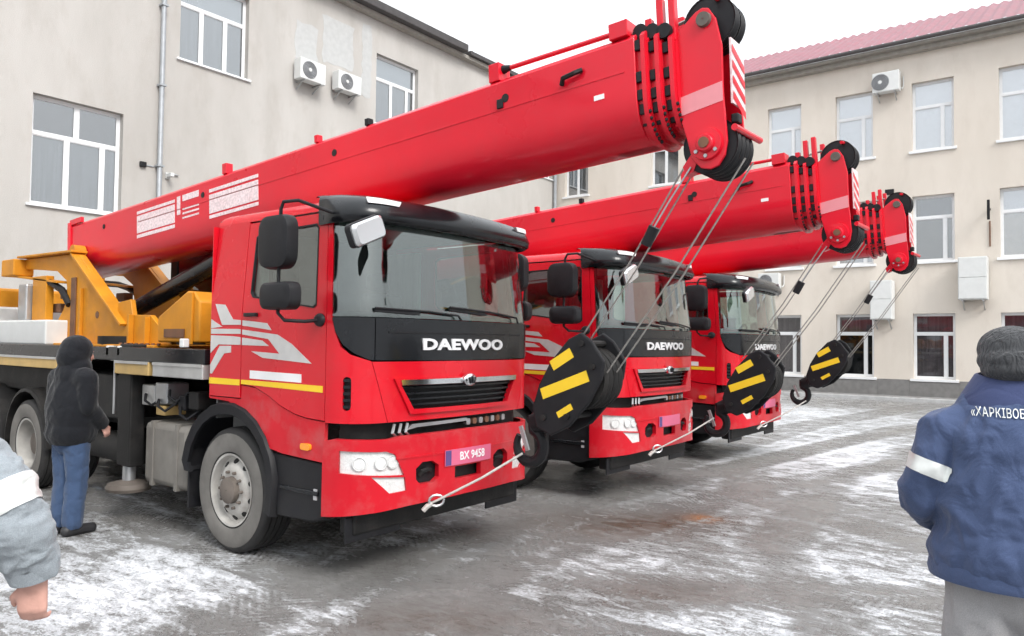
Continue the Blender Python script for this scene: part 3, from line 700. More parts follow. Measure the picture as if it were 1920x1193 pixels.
        # side mirrors on their arms
        ym = -1.40
        mr = MB(); prof = rrect(-.60, 2.485, .36, .39, .10, 5)
        mr.rings([[(x_*k+(-.60)*(1-k), ym+dy, 2.485+(z_-2.485)*k) for x_, z_ in prof] for k, dy in ((.78,-.055),(.95,-.04),(1,0),(1,.05),(.9,.065))], True, True)
        if sg > 0: mr.v = [(x_, -y_, z_) for x_, y_, z_ in mr.v]
        mo = mr.build('side_mirror', M['black'], T, 40)
        mr = MB(); prof = rrect(-.56, 2.095, .38, .20, .07, 5)
        mr.rings([[(x_*k+(-.56)*(1-k), ym+dy, 2.095+(z_-2.095)*k) for x_, z_ in prof] for k, dy in ((.75,-.06),(.95,-.04),(1,0),(1,.05),(.9,.065))], True, True)
        if sg > 0: mr.v = [(x_, -y_, z_) for x_, y_, z_ in mr.v]
        mr.build('wide_mirror', M['black'], mo, 40)
        yb = sg*1.065
        mr = MB(); mr.tube([(-.40,sg*1.03,2.70),(-.36,sg*1.10,2.72),(-.44,sg*1.34,2.78),(-.53,sg*1.40,2.77),(-.56,sg*1.40,2.72),(-.57,sg*1.40,2.3),(-.57,sg*1.40,1.97),(-.52,sg*1.38,1.92),(-.46,sg*1.25,1.915),(-.46,sg*1.10,1.93)], .0135, 8); mr.build('mirror_arm', M['black'], mo)
        mr = MB(); mr.b(-.50,-.40,sg*1.05-.03,sg*1.05+.03,2.67,2.725); mr.build('arm_bracket', M['black'], mo, 30, .012)
        mr = MB(); mr.ball((-.46, sg*1.115, 1.93), (.06,.035,.05)); mr.build('arm_bracket', M['black'], mo)
        # wheel arch, black lower step box, mud flap
        fe = []
        for k in range(15):
            t = R(205-k*205/14-20); fe.append((-1.66+.70*math.cos(t), .60+.66*math.sin(t)))
        fe = [(-2.30,.62)]+[p for p in fe if p[1] > .7]+[(-1.00,.40)]
        mb = MB(); rg = []
        for i, (x_, z_) in enumerate(fe):
            d = Vector((x_+1.66, z_-.60)).normalized()
            rg.append([(x_, sg*.70, z_), (x_, sg*1.10, z_), (x_-d.x*.015, sg*1.125, z_-d.y*.015), (x_-d.x*.10, sg*1.118, z_-d.y*.10), (x_-d.x*.10, sg*1.09, z_-d.y*.10), (x_-d.x*.035, sg*1.075, z_-d.y*.035), (x_-d.x*.035, sg*.70, z_-d.y*.035)])
        mb.rings(rg, True, True); mb.build('fender', M['black'], T, 40)
        mb = MB(); st = [(-1.05,.90),(-.40,.875),(-.40,.47),(-.55,.425),(-.99,.415)]
        mb.prism(st, 'y', sg*.72, sg*1.085); sp = mb.build('step_box', M['black'], T, 30, .02)
        mb = MB(); mb.b(-.93,-.47,min(sg*1.0,sg*1.10),max(sg*1.0,sg*1.10),.63,.665); mb.build('step_tread', M['black_gloss'], sp, 30, .006)
        mb = MB(); mb.b(-.52,-.485,min(sg*1.08,sg*1.095),max(sg*1.08,sg*1.095),.60,.68); mb.build('reflector', M['grey_plastic'], sp, 30)
        mb = MB(); mb.b(-2.31,-2.285,min(sg*.72,sg*1.08),max(sg*.72,sg*1.08),.28,.86); mb.build('mud_flap', M['black'], T, 0, .006)
    # windscreen, wipers
    we = S(-.33)
    mb = MB(); patch(mb, [(-we,1.956),(we,1.956),(we,2.70),(-we,2.70)], P, .008, .08, (), -.004); ws = mb.build('windscreen', M['windshield'], T, 30)
    mb = MB(); patch(mb, [(-we,1.956),(we,1.956),(we,2.70),(-we,2.70)], P, .012, .1, [[(-we+.03,1.99),(we-.03,1.99),(we-.03,2.66),(-we+.03,2.66)]], -.013); mb.build('windscreen_border', M['black'], ws, 30)
    for a_y, pts in ((.05, [(F(.72),1.955),(F(.70),2.0),(F(.28),2.035),(F(-.22),2.055)]), (-.7, [(F(-.10),1.955),(F(-.13),1.99),(F(-.45),2.01),(F(-.92),2.02)])):
        mb = MB(); mb.tube([P(u, z, .03) for u, z in pts], .009, 6); wi = mb.build('wiper', M['black'], T)
        mb = MB(); u1, z1 = pts[-1]; u0, z0 = pts[1]; mb.bar(P(u1, z1-.015, .018), P((u0+u1)/2, (z0+z1)/2-.015, .018), .012, .02); mb.build('wiper_blade', M['black'], wi, 0)
    # roof and the black sun visor
    mb = MB(); rg = []
    for z, off in ((2.755,.0),(2.79,-.006),(2.825,-.03),(2.85,-.08),(2.862,-.16),(2.870,-.30),(2.872,-.48)):
        base = [P(u, z, 0) for u in np.linspace(-CAB.S[-1]+.002, CAB.S[-1]-.002, 61)]
        base += [(XB, y, z) for y in np.linspace(.98, -.98, 9)[1:-1]]
        ce = Vector((-1.0, 0))
        rg.append([(b_[0]+(ce.x-b_[0])*(-off)/1.0*.9, b_[1]*(1+off*.9), z) for b_ in base])
    mb.rings(rg, True); n = len(rg[0]); mb.f.append(tuple(range((len(rg)-1)*n, len(rg)*n))); mb.build('roof', M['red'], T, 40)
    mb = MB(); rg = []; sv = S(-.50)
    for z, off in ((2.70,.012),(2.655,.015),(2.645,.07),(2.665,.105),(2.71,.12),(2.77,.10),(2.83,.045),(2.868,-.05),(2.885,-.22),(2.875,-.34)):
        row = []
        for u in np.linspace(-sv, sv, 57):
            e = min(1, (sv-abs(u))/.42); e = e*e*(3-2*e); o2 = off*e+(.012 if off > 0 else .3*off)*(1-e)
            p = P(u, z, o2 if off > 0 else 0.)
            if off <= 0: p = (p[0]+o2*1.0, p[1]*(1+o2*.35), z)
            row.append(p)
        rg.append(row)
    mb.rings(rg, False); vi = mb.build('sun_visor', M['black_gloss'], T, 50)
    for sg in (-1, 1):
        mb = MB(); pl = [(F(sg*.98),2.832),(F(sg*.74),2.822),(F(sg*.76),2.785),(F(sg*.97),2.79)]
        patch(mb, pl, P, .03, .06, (), .098); mb.build('marker_lamp', M['white'], vi, 30)
    # kerb mirror hung from the visor
    km = MB(); pr_ = rrect(0, 0, .29, .155, .035, 4); ca, sa = math.cos(R(24)), math.sin(R(24))
    def kmr(k, d): return [(.13+d, -1.20+(a*ca-b_*sa)*k, 2.53+(a*sa+b_*ca)*k) for a, b_ in pr_]
    km.rings([kmr(1,0),kmr(1,.03),kmr(.85,.05)], True, True); kk = km.build('kerb_mirror', M['mirror_face'], T, 40)
    km = MB(); km.rings([kmr(1.08,-.03),kmr(1.08,.012)], True, True); km.build('mirror_shell', M['black'], kk, 40)
    km = MB(); km.tube([(-.04,-.98,2.66),(.08,-1.12,2.64),(.11,-1.20,2.58)], .013, 6); km.build('mirror_stalk', M['black'], kk)
    # interior
    mb = MB(); mb.b(-1.94,-1.92,-1.04,1.04,1.10,2.80); bw_ = mb.build('rear_wall', M['interior'], T, 0)
    mb = MB(); mb.b(-1.955,-1.945,-1.10,1.10,1.28,2.75); mb.build('rear_skin', M['red'], bw_, 0)
    mb = MB(); mb.b(-1.90,-.30,-.90,.90,1.0,1.10); mb.build('cab_floor', M['interior'], T, 0)
    mb = MB(); mb.prism([(-.20,1.15),(-.20,1.88),(-.26,1.95),(-.46,1.93),(-.55,1.78),(-.55,1.15)], 'y', -.86, .86); mb.build('dashboard', M['black'], T, 40, .02)
    mb = MB(); mb.b(-1.90,-.25,-.98,.98,2.765,2.775); mb.build('headliner', M['curtain'], T, 0)
    for y in (-.55, .55):
        mb = MB(); mb.b(-1.55,-1.05,y-.25,y+.25,1.35,1.55); se = mb.build('seat', M['seat'], T, 40, .05)
        mb = MB(); mb.prism([(-1.62,1.5),(-1.45,1.5),(-1.56,2.25),(-1.70,2.25)], 'y', y-.24, y+.24); mb.build('seat_back', M['seat'], se, 40, .04)
        mb = MB(); mb.b(-1.73,-1.62,y-.13,y+.13,2.28,2.46); mb.build('headrest', M['seat'], se, 40, .04)
    sw = MB(); sw.tube([(-.62+.06*math.sin(t), .55+.21*math.cos(t), 1.93+.20*math.sin(t)) for t in np.linspace(0, 2*math.pi, 25)], .016, 6, False); sw.build('steering_wheel', M['black'], T)
    for y0, y1 in ((-1.0,-.82),(.82,1.0)):
        mb = MB(); mb.b(-1.90,-1.45,min(y0,y1)+.05,max(y0,y1)-.05,2.0,2.70); mb.build('curtain', M['curtain'], T, 0, .02)
    # ---- bumper with its lamps
    bP, bF, bS = BUM.P, BUM.F, BUM.Sd
    hl = [(bF(1.085),.985),(bF(.82),.972),(bF(.75),.945),(bF(.665),.785),(bF(1.085),.825)]
    fl = [(bF(.93),.795),(bF(.66),.770),(bF(.645),.668),(bF(.79),.662)]
    rc_ = [(bF(y),z) for y, z in ((.56,.74),(.56,.82),(.50,.865),(.40,.865),(.335,.825),(.335,.735),(.39,.70),(.52,.70))]
    cc = [(bF(y),z) for y, z in ((-.16,.695),(.16,.695),(.16,.792),(-.16,.792))]
    out = [(-bS(-.40),.50),(-bF(.95),.535),(-bF(.6),.555),(0,.565),(bF(.6),.555),(bF(.95),.535),(bS(-.40),.50),(bS(-.40),1.045),(bF(1.10),1.068),(bF(.80),1.06),(bF(.70),1.075),(0,1.082),(-bF(.70),1.075),(-bF(.80),1.06),(-bF(1.10),1.068),(-bS(-.40),1.045)]
    holes = [cc]
    for sg in (-1, 1): holes += [mir(hl, sg), mir(fl, sg), mir(rc_, sg)]
    mb = MB(); patch(mb, out, bP, .045, .07, holes); bu = mb.build('bumper', M['red_low'], T, 30)
    mb = MB(); patch(mb, [(u*.985, min(z, 1.03)) for u, z in out], bP, .02, .12, (), -.075); mb.build('bumper_core', M['chassis'], bu, 30)
    mb = MB(); patch(mb, q4(bF(-.74),bF(.74),.905,.918), bP, .012, .12, (), .006); mb.build('crease', M['red_low'], bu, 30)
    for sg in (-1, 1):
        mb = MB(); patch(mb, mir(hl, sg), bP, .006, .1, (), -.004); h = mb.build('headlight', M['lens'], T, 30)
        mb = MB(); patch(mb, mir(hl, sg), bP, .012, .05, (), -.022); mb.build('reflector', M['lamp_back'], h, 30)
        for u in (1.0, .86, .76):
            c = Vector(bP(sg*bF(u), .89, -.022)); mb = MB(); q = Vector(bP(sg*bF(u), .89, .0)) - c; q.normalize()
            mb.cyl(c, c+q*.010, .048, .040, 20, True); mb.build('lamp_bowl', M['lamp_back'], h)
            mb = MB(); e1 = q.cross(Vector((0,0,1))).normalized(); e2 = q.cross(e1); mb.tube([c+q*.012+(e1*math.cos(t)+e2*math.sin(t))*.047 for t in np.linspace(0, 2*math.pi, 21)], .005, 5, False); mb.build('lamp_ring', M['white_box'], h)
        mb = MB(); patch(mb, mir(fl, sg), bP, .006, .1, (), -.004); h = mb.build('fog_lamp', M['lens'], T, 30)
        mb = MB(); patch(mb, mir(fl, sg), bP, .012, .05, (), -.018); mb.build('reflector', M['lamp_back'], h, 30)
        mb = MB(); patch(mb, mir(rc_, sg), bP, .01, .1, (), -.05); rr_ = mb.build('towing_recess', M['black'], bu, 30)
        c = bP(sg*bF(.45), .79, -.045); mb = MB(); mb.tube([(c[0], c[1]-.05, .76), (c[0]+.02, c[1]-.04, .79), (c[0]+.03, c[1], .80), (c[0]+.02, c[1]+.05, .79)], .018, 6); mb.build('towing_eye', M['chassis'], bu)
    # plate
    mb = MB(); patch(mb, [(bF(-.28),.805),(bF(.28),.805),(bF(.28),.93),(bF(-.28),.93)], bP, .006, .1, (), .012); pl = mb.build('number_plate', M['plate_red'], T, 30)
    mb = MB(); patch(mb, q4(bF(-.275),bF(-.215),.81,.925), bP, .003, .1, (), .0145); mb.build('plate_cell', M['plate_blue'], pl, 30)
    # gap behind the bumper top edge: dark cross bar, step and hoses
    mb = MB(); patch(mb, q4(-bS(-.3),bS(-.3),1.05,1.19), CAB.P, .02, .12, (), -.10); gp = mb.build('cross_member', M['chassis'], T, 30)
    mb = MB(); patch(mb, [(F(-.62),1.105),(F(-.55),1.15),(F(.05),1.16),(F(.05),1.135),(F(-.5),1.125)], CAB.P, .03, .1, (), -.02); mb.build('front_step', M['steel'], gp, 30)
    for k in range(7):
        y = .08+k*.085; mb = MB(); patch(mb, rrect(F(y), 1.125, .05, .05, .012, 2), CAB.P, .03, .1, (), -.03); mb.build('step_lug', M['rust' if k % 2 else 'steel'], gp, 30)
    for y in (-.72,-.66,-.60):
        mb = MB(); mb.tube([P(F(y), 1.16, -.02), P(F(y-.03), 1.10, .0), P(F(y+.02), 1.07, -.03)], .012, 6); mb.build('hose', M['steel'], gp)
    # below the bumper
    mb = MB(); mb.b(-.36,-.20,-.98,.95,.36,.535); mb.build('under_run_bar', M['chassis'], T, 0, .02)
    mb = MB(); mb.b(-.235,-.215,-1.04,-.50,.315,.50); mb.build('spray_flap', M['black'], T, 0, .006)
    mb = MB(); mb.b(-.235,-.215,.55,1.0,.30,.50); mb.build('spray_flap', M['black'], T, 0, .006)
    # ---- chassis
    for sg in (-1, 1):
        mb = MB(); mb.b(-9.2,-.4,sg*.43-.045,sg*.43+.045,.78,1.06); mb.build('frame_rail', M['chassis'], T, 0, .01)
    for x in (-2.2,-3.4,-4.6,-5.8,-7.0,-8.3):
        mb = MB(); mb.b(x-.06,x+.06,-.39,.39,.80,1.04); mb.build('cross_beam', M['chassis'], T, 0)
    mb = MB(); mb.b(-1.95,-.45,-.36,.36,.72,1.22); mb.build('engine', M['chassis'], T, 0, .05)
    mb = MB(); mb.cyl((-1.66,-.78,.52),(-1.66,.78,.52),.075,n=12); mb.build('axle', M['chassis'], T)
    for y in (-.76, .76):
        mb = MB(); mb.tube([(-2.45,y*.62,.62),(-2.1,y*.62,.50),(-1.66,y*.62,.45),(-1.2,y*.62,.50),(-.8,y*.62,.60)], .05, 6); mb.build('leaf_spring', M['chassis'], T)
    # wheels
    def tyre_prof(r, wd):
        h = wd/2
        p = [(r*.56,-h*.80),(r*.62,-h*.98),(r*.76,-h*1.06),(r*.88,-h*1.02),(r*.955,-h*.92),(r*.985,-h*.83)]
        for y in (-.52,-.18,.18,.52):
            p += [(r,h*(y-.13)),(r,h*(y-.035)),(r*.975,h*(y-.03)),(r*.975,h*(y+.03)),(r,h*(y+.035)),(r,h*(y+.13))]
        p += [(r*.985,h*.83),(r*.955,h*.92),(r*.88,h*1.02),(r*.76,h*1.06),(r*.62,h*.98),(r*.56,h*.80)]
        return p
    def wheel(x, y, sg, dual=False, r=.52, wd=.30):
        """sg: outward direction along y; y is the outer face"""
        c = (x, y-sg*wd/2, r)
        W = MB(); W.lathe(tyre_prof(r, wd), c, 'y', 48, sg); W = W.build('wheel', M['rubber'], T, 40)
        mb = MB(); h = wd/2; mb.lathe([(r*.905,h*1.012),(r*.88,h*1.035),(r*.76,h*1.075),(r*.66,h*1.035),(r*.61,h*.98)], c, 'y', 48, sg); mb.build('sidewall', M['dust_rubber'], W, 40)
        if dual:
            c2 = (x, y-sg*(wd*1.5+.05), r); mb = MB(); mb.lathe(tyre_prof(r, wd), c2, 'y', 40, sg); mb.build('inner_tyre', M['rubber'], W, 40)
            pr_ = [(r*.57,h*.80),(r*.585,h*.95),(r*.545,h*.92),(r*.52,h*.3),(r*.50,-h*.25),(r*.42,-h*.32),(r*.25,-h*.32),(r*.24,h*.35),(r*.17,h*.42),(.004,h*.42)]
        else:
            pr_ = [(r*.57,h*.80),(r*.585,h*.97),(r*.55,h*.94),(r*.525,h*.55),(r*.48,h*.52),(r*.42,h*.72),(r*.36,h*.86),(r*.30,h*.88),(r*.215,h*.88),(r*.21,h*1.18),(r*.17,h*1.24),(.004,h*1.24)]
        n_ = len(pr_); cut = n_-3
        mb = MB(); mb.lathe(pr_[:cut], c, 'y', 40, sg); mb.build('rim', M['rim'], W, 40)
        mb = MB(); mb.lathe(pr_[cut-1:], c, 'y', 28, sg); mb.build('hub', M['hub'], W, 40)
        for k in range(10):
            t = 2*math.pi*(k+.5)/10; rr = r*.445
            pc = Vector((x+rr*math.cos(t), c[1]+sg*h*(.60 if not dual else -.30), r+rr*math.sin(t)))
            mb = MB(); nn = Vector((math.cos(t)*.55, sg*.8, math.sin(t)*.55)).normalized() if not dual else Vector((0,sg,0))
            mb.cyl(pc+nn*.003, pc+nn*.012, .026, .026, 12); mb.build('hand_hole', M['chassis'], W)
            t = 2*math.pi*k/10; rr = r*.29; pc = Vector((x+rr*math.cos(t), c[1]+sg*h*(.87 if not dual else -.32), r+rr*math.sin(t)))
            mb = MB(); mb.cyl(pc, pc+Vector((0,sg*.03,0)), .014, .012, 6); mb.build('lug_nut', M['hub'], W)
    for sg in (-1, 1):
        wheel(-1.66, sg*1.065, sg)
        wheel(-5.85, sg*1.12, sg, True); wheel(-7.18, sg*1.12, sg, True)
        for x in (-5.85, -7.18):
            mb = MB(); rg = []
            for k in range(13):
                t = R(180-k*15); ca_, sa_ = math.cos(t), math.sin(t)
                rg.append([(x+.63*ca_, sg*.50, .52+.66*sa_), (x+.63*ca_, sg*1.13, .52+.66*sa_), (x+.59*ca_, sg*1.14, .52+.62*sa_), (x+.61*ca_, sg*.50, .52+.64*sa_)])
            mb.rings(rg, True, True); mb.build('rear_mudguard', M['chassis'], T, 40)
    for x in (-5.85, -7.18):
        mb = MB(); mb.cyl((x,-.5,.52),(x,.5,.52),.10,n=12); mb.ball((x,0,.52),(.22,.2,.22)); mb.build('rear_axle', M['chassis'], T)
    # deck and side rails
    mb = MB(); mb.b(-9.3,-2.02,-1.06,1.06,1.60,1.665); mb.build('deck', M['chassis'], T, 0)
    mb = MB(); mb.b(-9.0,-5.15,-.95,.95,1.12,1.42); mb.build('under_deck_filler', M['chassis'], T, 0, .02)  # dark block added to shut off the bright gap under the deck
    for sg in (-1, 1):
        a, b_ = sorted((sg*1.02, sg*1.12))
        mb = MB(); mb.b(-9.3,-2.02,a,b_,1.555,1.69); mb.build('deck_beam', M['black_gloss'], T, 0, .01)
        for x0, x1, mt_ in ((-2.90,-2.03,'alu'),(-3.66,-2.98,'ochre'),(-6.95,-5.05,'ochre'),(-9.3,-7.1,'alu')):
            a, b_ = sorted((sg*1.05, sg*1.125)); mb = MB(); mb.b(x0,x1,a,b_,1.425,1.552); rl = mb.build('side_rail', M[mt_], T, 0, .008)
            mb = MB(); mb.b(x0+.01,x1-.01,min(sg*1.05,sg*1.135),max(sg*1.05,sg*1.135),1.53,1.556); mb.build('rail_lip', M['alu'], rl, 0)
        a, b_ = sorted((sg*.50, sg*1.06))
        mb = MB(); mb.b(-3.16,-2.36,a,b_,.40,.99); tk = mb.build('fuel_tank', M['tank'], T, 40, .06)
        for x in (-2.98,-2.54):
            mb = MB(); mb.b(x-.025,x+.025,min(sg*.49,sg*1.072),max(sg*.49,sg*1.072),.392,1.0); mb.build('tank_strap', M['tank'], tk, 0, .005)
        # outrigger
        a, b_ = sorted((sg*.95, sg*1.10))
        mb = MB(); mb.b(-3.62,-3.36,a,b_,.52,1.72); og = mb.build('outrigger', M['chassis'], T, 0, .015)
        mb = MB(); mb.cyl((-3.49,sg*1.03,.34),(-3.49,sg*1.03,.56),.06,n=14); mb.build('jack_rod', M['steel'], og)
        mb = MB(); mb.lathe([(.004,.0),(.20,.0),(.21,.03),(.19,.07),(.06,.10),(.004,.10)], (-3.49,sg*1.03,.28), 'z', 24); mb.build('foot_pad', M['hub'], og)
        mb = MB(); mb.cyl((-3.70,sg*1.10,1.02),(-3.70,sg*1.10,1.70),.012,n=6); mb.build('control_rod', M['steel'], og)
        for x in (-3.84,-3.60):
            mb = MB(); mb.b(x-.03,x+.03,min(sg*1.06,sg*1.12),max(sg*1.06,sg*1.12),1.60,1.70); mb.build('lamp_block', M['white_box'], og, 0, .008)
        mb = MB(); mb.b(-8.95,-8.70,a,b_,.52,1.72); og2 = mb.build('outrigger', M['chassis'], T, 0, .015)
        mb = MB(); mb.lathe([(.004,.0),(.20,.0),(.21,.03),(.19,.07),(.06,.10),(.06,.28),(.004,.28)], (-8.82,sg*1.03,.28), 'z', 20); mb.build('foot_pad', M['hub'], og2)
        # valve gear between tank and rail
        for x0, x1, z0, z1, mt_ in ((-3.30,-3.06,1.13,1.33,'alu'),(-3.02,-2.86,1.05,1.14,'ochre'),(-3.04,-2.82,1.16,1.36,'steel'),(-2.62,-2.50,1.12,1.26,'black'),(-2.44,-2.28,1.14,1.3,'chassis')):
            mb = MB(); mb.b(x0,x1,min(sg*.80,sg*1.02),max(sg*.80,sg*1.02),z0,z1); mb.build('valve_block', M[mt_], T, 0, .012)
        for k, (x, z) in enumerate(((-3.2,1.24),(-2.95,1.2),(-2.75,1.3),(-2.55,1.15))):
            mb = MB(); mb.tube([(x,sg*1.03,z),(x+.05,sg*1.06,z-.06),(x+.14,sg*1.04,z-.1),(x+.2,sg*.95,z-.02)], .014, 6); mb.build('hydraulic_hose', M['black'], T)
        mb = MB(); mb.cyl((-4.9,sg*.80,.62),(-3.75,sg*.80,.62),.16,n=18); mb.build('air_tank', M['chassis'], T)
        mb = MB(); mb.b(-5.1,-3.75,min(sg*.5,sg*1.0),max(sg*.5,sg*1.0),.95,1.40); mb.build('tool_box', M['chassis'], T, 0, .02)
        mb = MB(); mb.b(-2.44,-2.37,min(sg*1.06,sg*1.12),max(sg*1.06,sg*1.12),1.70,1.78); mb.build('lamp_block', M['white_box'], T, 0, .01)
    # ---- crane superstructure
    mb = MB(); mb.cyl((-5.1,0,1.665),(-5.1,0,1.80),.62,n=40); mb.build('slew_ring', M['chassis'], T)
    arm = [(-7.0,1.80),(-6.9,1.90),(-6.62,2.14),(-6.50,2.30),(-6.55,2.52),(-6.85,2.66),(-7.61,2.72),(-7.93,2.74),(-7.93,2.88),(-6.43,2.86),(-6.20,2.84),(-5.87,2.62),(-5.09,2.04),(-5.09,2.20),(-4.78,2.23),(-4.72,2.05),(-4.30,2.04),(-3.95,1.82),(-3.80,1.71),(-6.95,1.70)]
    for sg in (-1, 1):
        a, b_ = sorted((sg*.40, sg*.46)); mb = MB(); mb.prism(arm, 'y', a, b_); ar = mb.build('boom_bracket', M['yellow'], T, 0, .008)
        mb = MB(); mb.bar((-6.28,sg*.45,2.86),(-4.86,sg*.45,1.93), .17, .035, (.55,0,.83)); mb.build('bracket_flange', M['yellow'], ar, 0, .006)
        mb = MB(); mb.bar((-6.2,sg*.45,2.88),(-8.0,sg*.45,2.905), .20, .03); mb.build('bracket_flange', M['yellow'], ar, 0, .006)
        mb = MB(); mb.bar((-6.62,sg*.46,2.50),(-8.05,sg*.46,2.635), .18, .03); mb.build('bracket_flange', M['yellow'], ar, 0, .006)
        mb = MB(); mb.b(-8.36,-7.90,min(sg*.36,sg*.62),max(sg*.36,sg*.62),2.64,2.875); mb.build('bracket_nose', M['yellow'], ar, 0, .015)
        mb = MB(); mb.cyl((-6.45,sg*.30,2.90),(-6.45,sg*.44,2.90),.09,n=20); mb.build('boom_pivot', M['yellow'], ar)
        for x, z in ((-6.7,2.36),(-6.95,2.18)):
            mb = MB(); mb.b(x-.13,x+.13,min(sg*.30,sg*.42),max(sg*.30,sg*.42),z-.07,z+.05); mb.build('valve_block', M['rust'], ar, 0, .01)
        mb = MB(); mb.b(-6.36,-6.22,min(sg*.46,sg*.478),max(sg*.46,sg*.478),1.78,2.55); mb.build('rib_or_shade_plate', M['rust'], ar, 0, .006)  # brown plate stands in for a recess; its shade is put into the colour
        mb = MB(); mb.b(-6.06,-6.02,min(sg*.46,sg*.50),max(sg*.46,sg*.50),1.72,2.40); mb.build('rib_or_shade_plate', M['yellow'], ar, 0, .004)
        mb = MB(); mb.b(-4.72,-4.68,min(sg*.46,sg*.52),max(sg*.46,sg*.52),1.72,2.05); mb.build('rib_or_shade_plate', M['yellow'], ar, 0, .004)
        mb = MB(); mb.b(-4.34,-4.30,min(sg*.46,sg*.52),max(sg*.46,sg*.52),1.72,2.02); mb.build('rib_or_shade_plate', M['yellow'], ar, 0, .004)
        mb = MB(); mb.cyl((-5.62,sg*.455,2.06),(-5.62,sg*.464,2.06),.045,n=14); mb.build('grease_port', M['rust'], ar)
        for k in range(9):
            x = -4.9+k*.125; mb = MB(); mb.cyl((x,sg*.56,1.70),(x,sg*.56,1.725),.018,n=6); mb.build('ring_bolt', M['rust'], ar)
        mb = MB(); mb.tube([(-7.45,sg*.42,2.58),(-7.2,sg*.50,2.56),(-6.9,sg*.50,2.50),(-6.6,sg*.49,2.40),(-6.4,sg*.47,2.2)], .045, 8); mb.build('hydraulic_hose', M['black'], ar)
    mb = MB(); mb.b(-7.9,-3.9,-.62,.62,1.667,1.705); mb.build('turntable', M['yellow'], T, 0, .01)
    wbx = [(-3.86,1.74),(-3.86,2.01),(-3.27,2.27),(-3.15,2.26),(-3.03,2.16),(-3.01,1.74)]
    mb = MB(); mb.prism(wbx, 'y', -.60, .15); wb = mb.build('winch_housing', M['yellow'], T, 30, .02)
    mb = MB(); mb.b(-3.22,-3.13,-.625,-.60,1.72,2.25); mb.build('housing_rib', M['yellow'], wb, 0, .006)
    mb = MB(); mb.b(-3.70,-3.30,-.612,-.59,1.79,1.88); mb.build('housing_slot', M['rust'], wb, 0)
    mb = MB(); mb.b(-8.15,-6.47,-.72,.72,1.68,2.00); mb.build('hydraulic_cabinet', M['white_box'], T, 0, .02)
    mb = MB(); mb.b(-7.70,-7.42,-.62,-.50,2.0,2.50); mb.build('oil_column', M['steel'], T, 0, .02)
    mb = MB(); mb.b(-7.40,-6.95,-.55,-.45,2.0,2.60); mb.build('ochre_plate', M['yellow'], T, 0, .01)
    mb = MB(); mb.b(-9.75,-8.75,-1.0,1.0,2.03,2.50); mb.build('counterweight', M['yellow'], T, 0, .04)
    mb = MB(); mb.b(-8.80,-8.10,-.9,.9,1.70,2.20); mb.build('engine_cover', M['alu'], T, 0, .03)
    # operator's cab, far side of the boom
    mb = MB(); patch(mb, [(-5.65,1.75),(-3.75,1.75),(-3.75,2.35),(-4.15,3.0),(-5.65,3.0)], lambda u, z, o: (u, .47-o*1., z), .04, 9, [[(-5.5,2.15),(-4.45,2.15),(-4.45,2.9),(-5.5,2.9)],[(-4.35,2.15),(-3.90,2.15),(-3.9,2.4),(-4.2,2.85),(-4.35,2.85)]], grid=False)
    oc = mb.build('operator_cab', M['black'], T, 0)
    mb = MB(); mb.b(-5.5,-4.45,.485,.492,2.15,2.9); mb.build('pane', M['dark_glass'], oc, 0)
    mb = MB(); mb.b(-4.35,-3.9,.485,.492,2.15,2.85); mb.build('pane', M['dark_glass'], oc, 0)
    mb = MB(); mb.b(-5.65,-4.15,.47,1.12,3.0,3.04); mb.build('cab_roof', M['black'], oc, 0)
    mb = MB(); mb.b(-5.65,-3.75,1.08,1.12,1.75,2.98); mb.build('outer_wall', M['black'], oc, 0)
    mb = MB(); mb.b(-5.65,-5.60,.52,1.08,1.75,2.98); mb.build('back_wall', M['black'], oc, 0)
    mb = MB(); mb.b(-5.2,-4.7,.6,1.0,2.0,2.5); mb.build('seat', M['seat'], oc, 0, .05)
    # ---- boom
    SL = math.atan(.062); cs, sn = math.cos(SL), math.sin(SL); Z0 = 3.365
    def B(p): return (p[0]*cs-p[2]*sn, p[1], Z0+p[0]*sn+p[2]*cs)
    def sect(w_, ht, hb):
        r = [(-w_+.035,ht),(w_-.035,ht),(w_,ht-.035),(w_,-.03)]
        half = [(w_*math.cos(t)**.75, -.03-(hb-.03)*math.sin(t)**.75) for t in np.linspace(.12, math.pi/2-.12, 7)]
        r += half+[(-y, z) for y, z in reversed(half)]+[(-w_,-.03),(-w_,ht-.035)]
        return r
    def extr(mb, sec, x0, x1, n=2):
        mb.rings([[B((x, y, z)) for y, z in sec] for x in np.linspace(x0, x1, n)], True, True)
    s0 = sect(.29,.365,.345)
    bm_ = MB(); extr(bm_, s0, -6.95, 1.70); boom = bm_.build('boom', M['redboom'], T, 40, .006)
    def bb(nm, mt_, x0, x1, y0, y1, z0, z1, bev=.004):
        mb = MB(); mb.b(x0,x1,y0,y1,z0,z1); mb.v = [B(p) for p in mb.v]; return mb.build(nm, M[mt_], boom, 0, bev)
    mb = MB(); mb.b(-6.95,-6.86,-.31,.31,-.10,.40); mb.v = [B(p) for p in mb.v]; mb.build('end_plate', M['redboom'], boom, 0, .01)
    bb('end_lug','redboom',-6.90,-6.55,-.30,-.26,.36,.43)
    bb('weld_seam','redboom',-5.0,1.62,-.2935,-.289,.115,.127,.001)
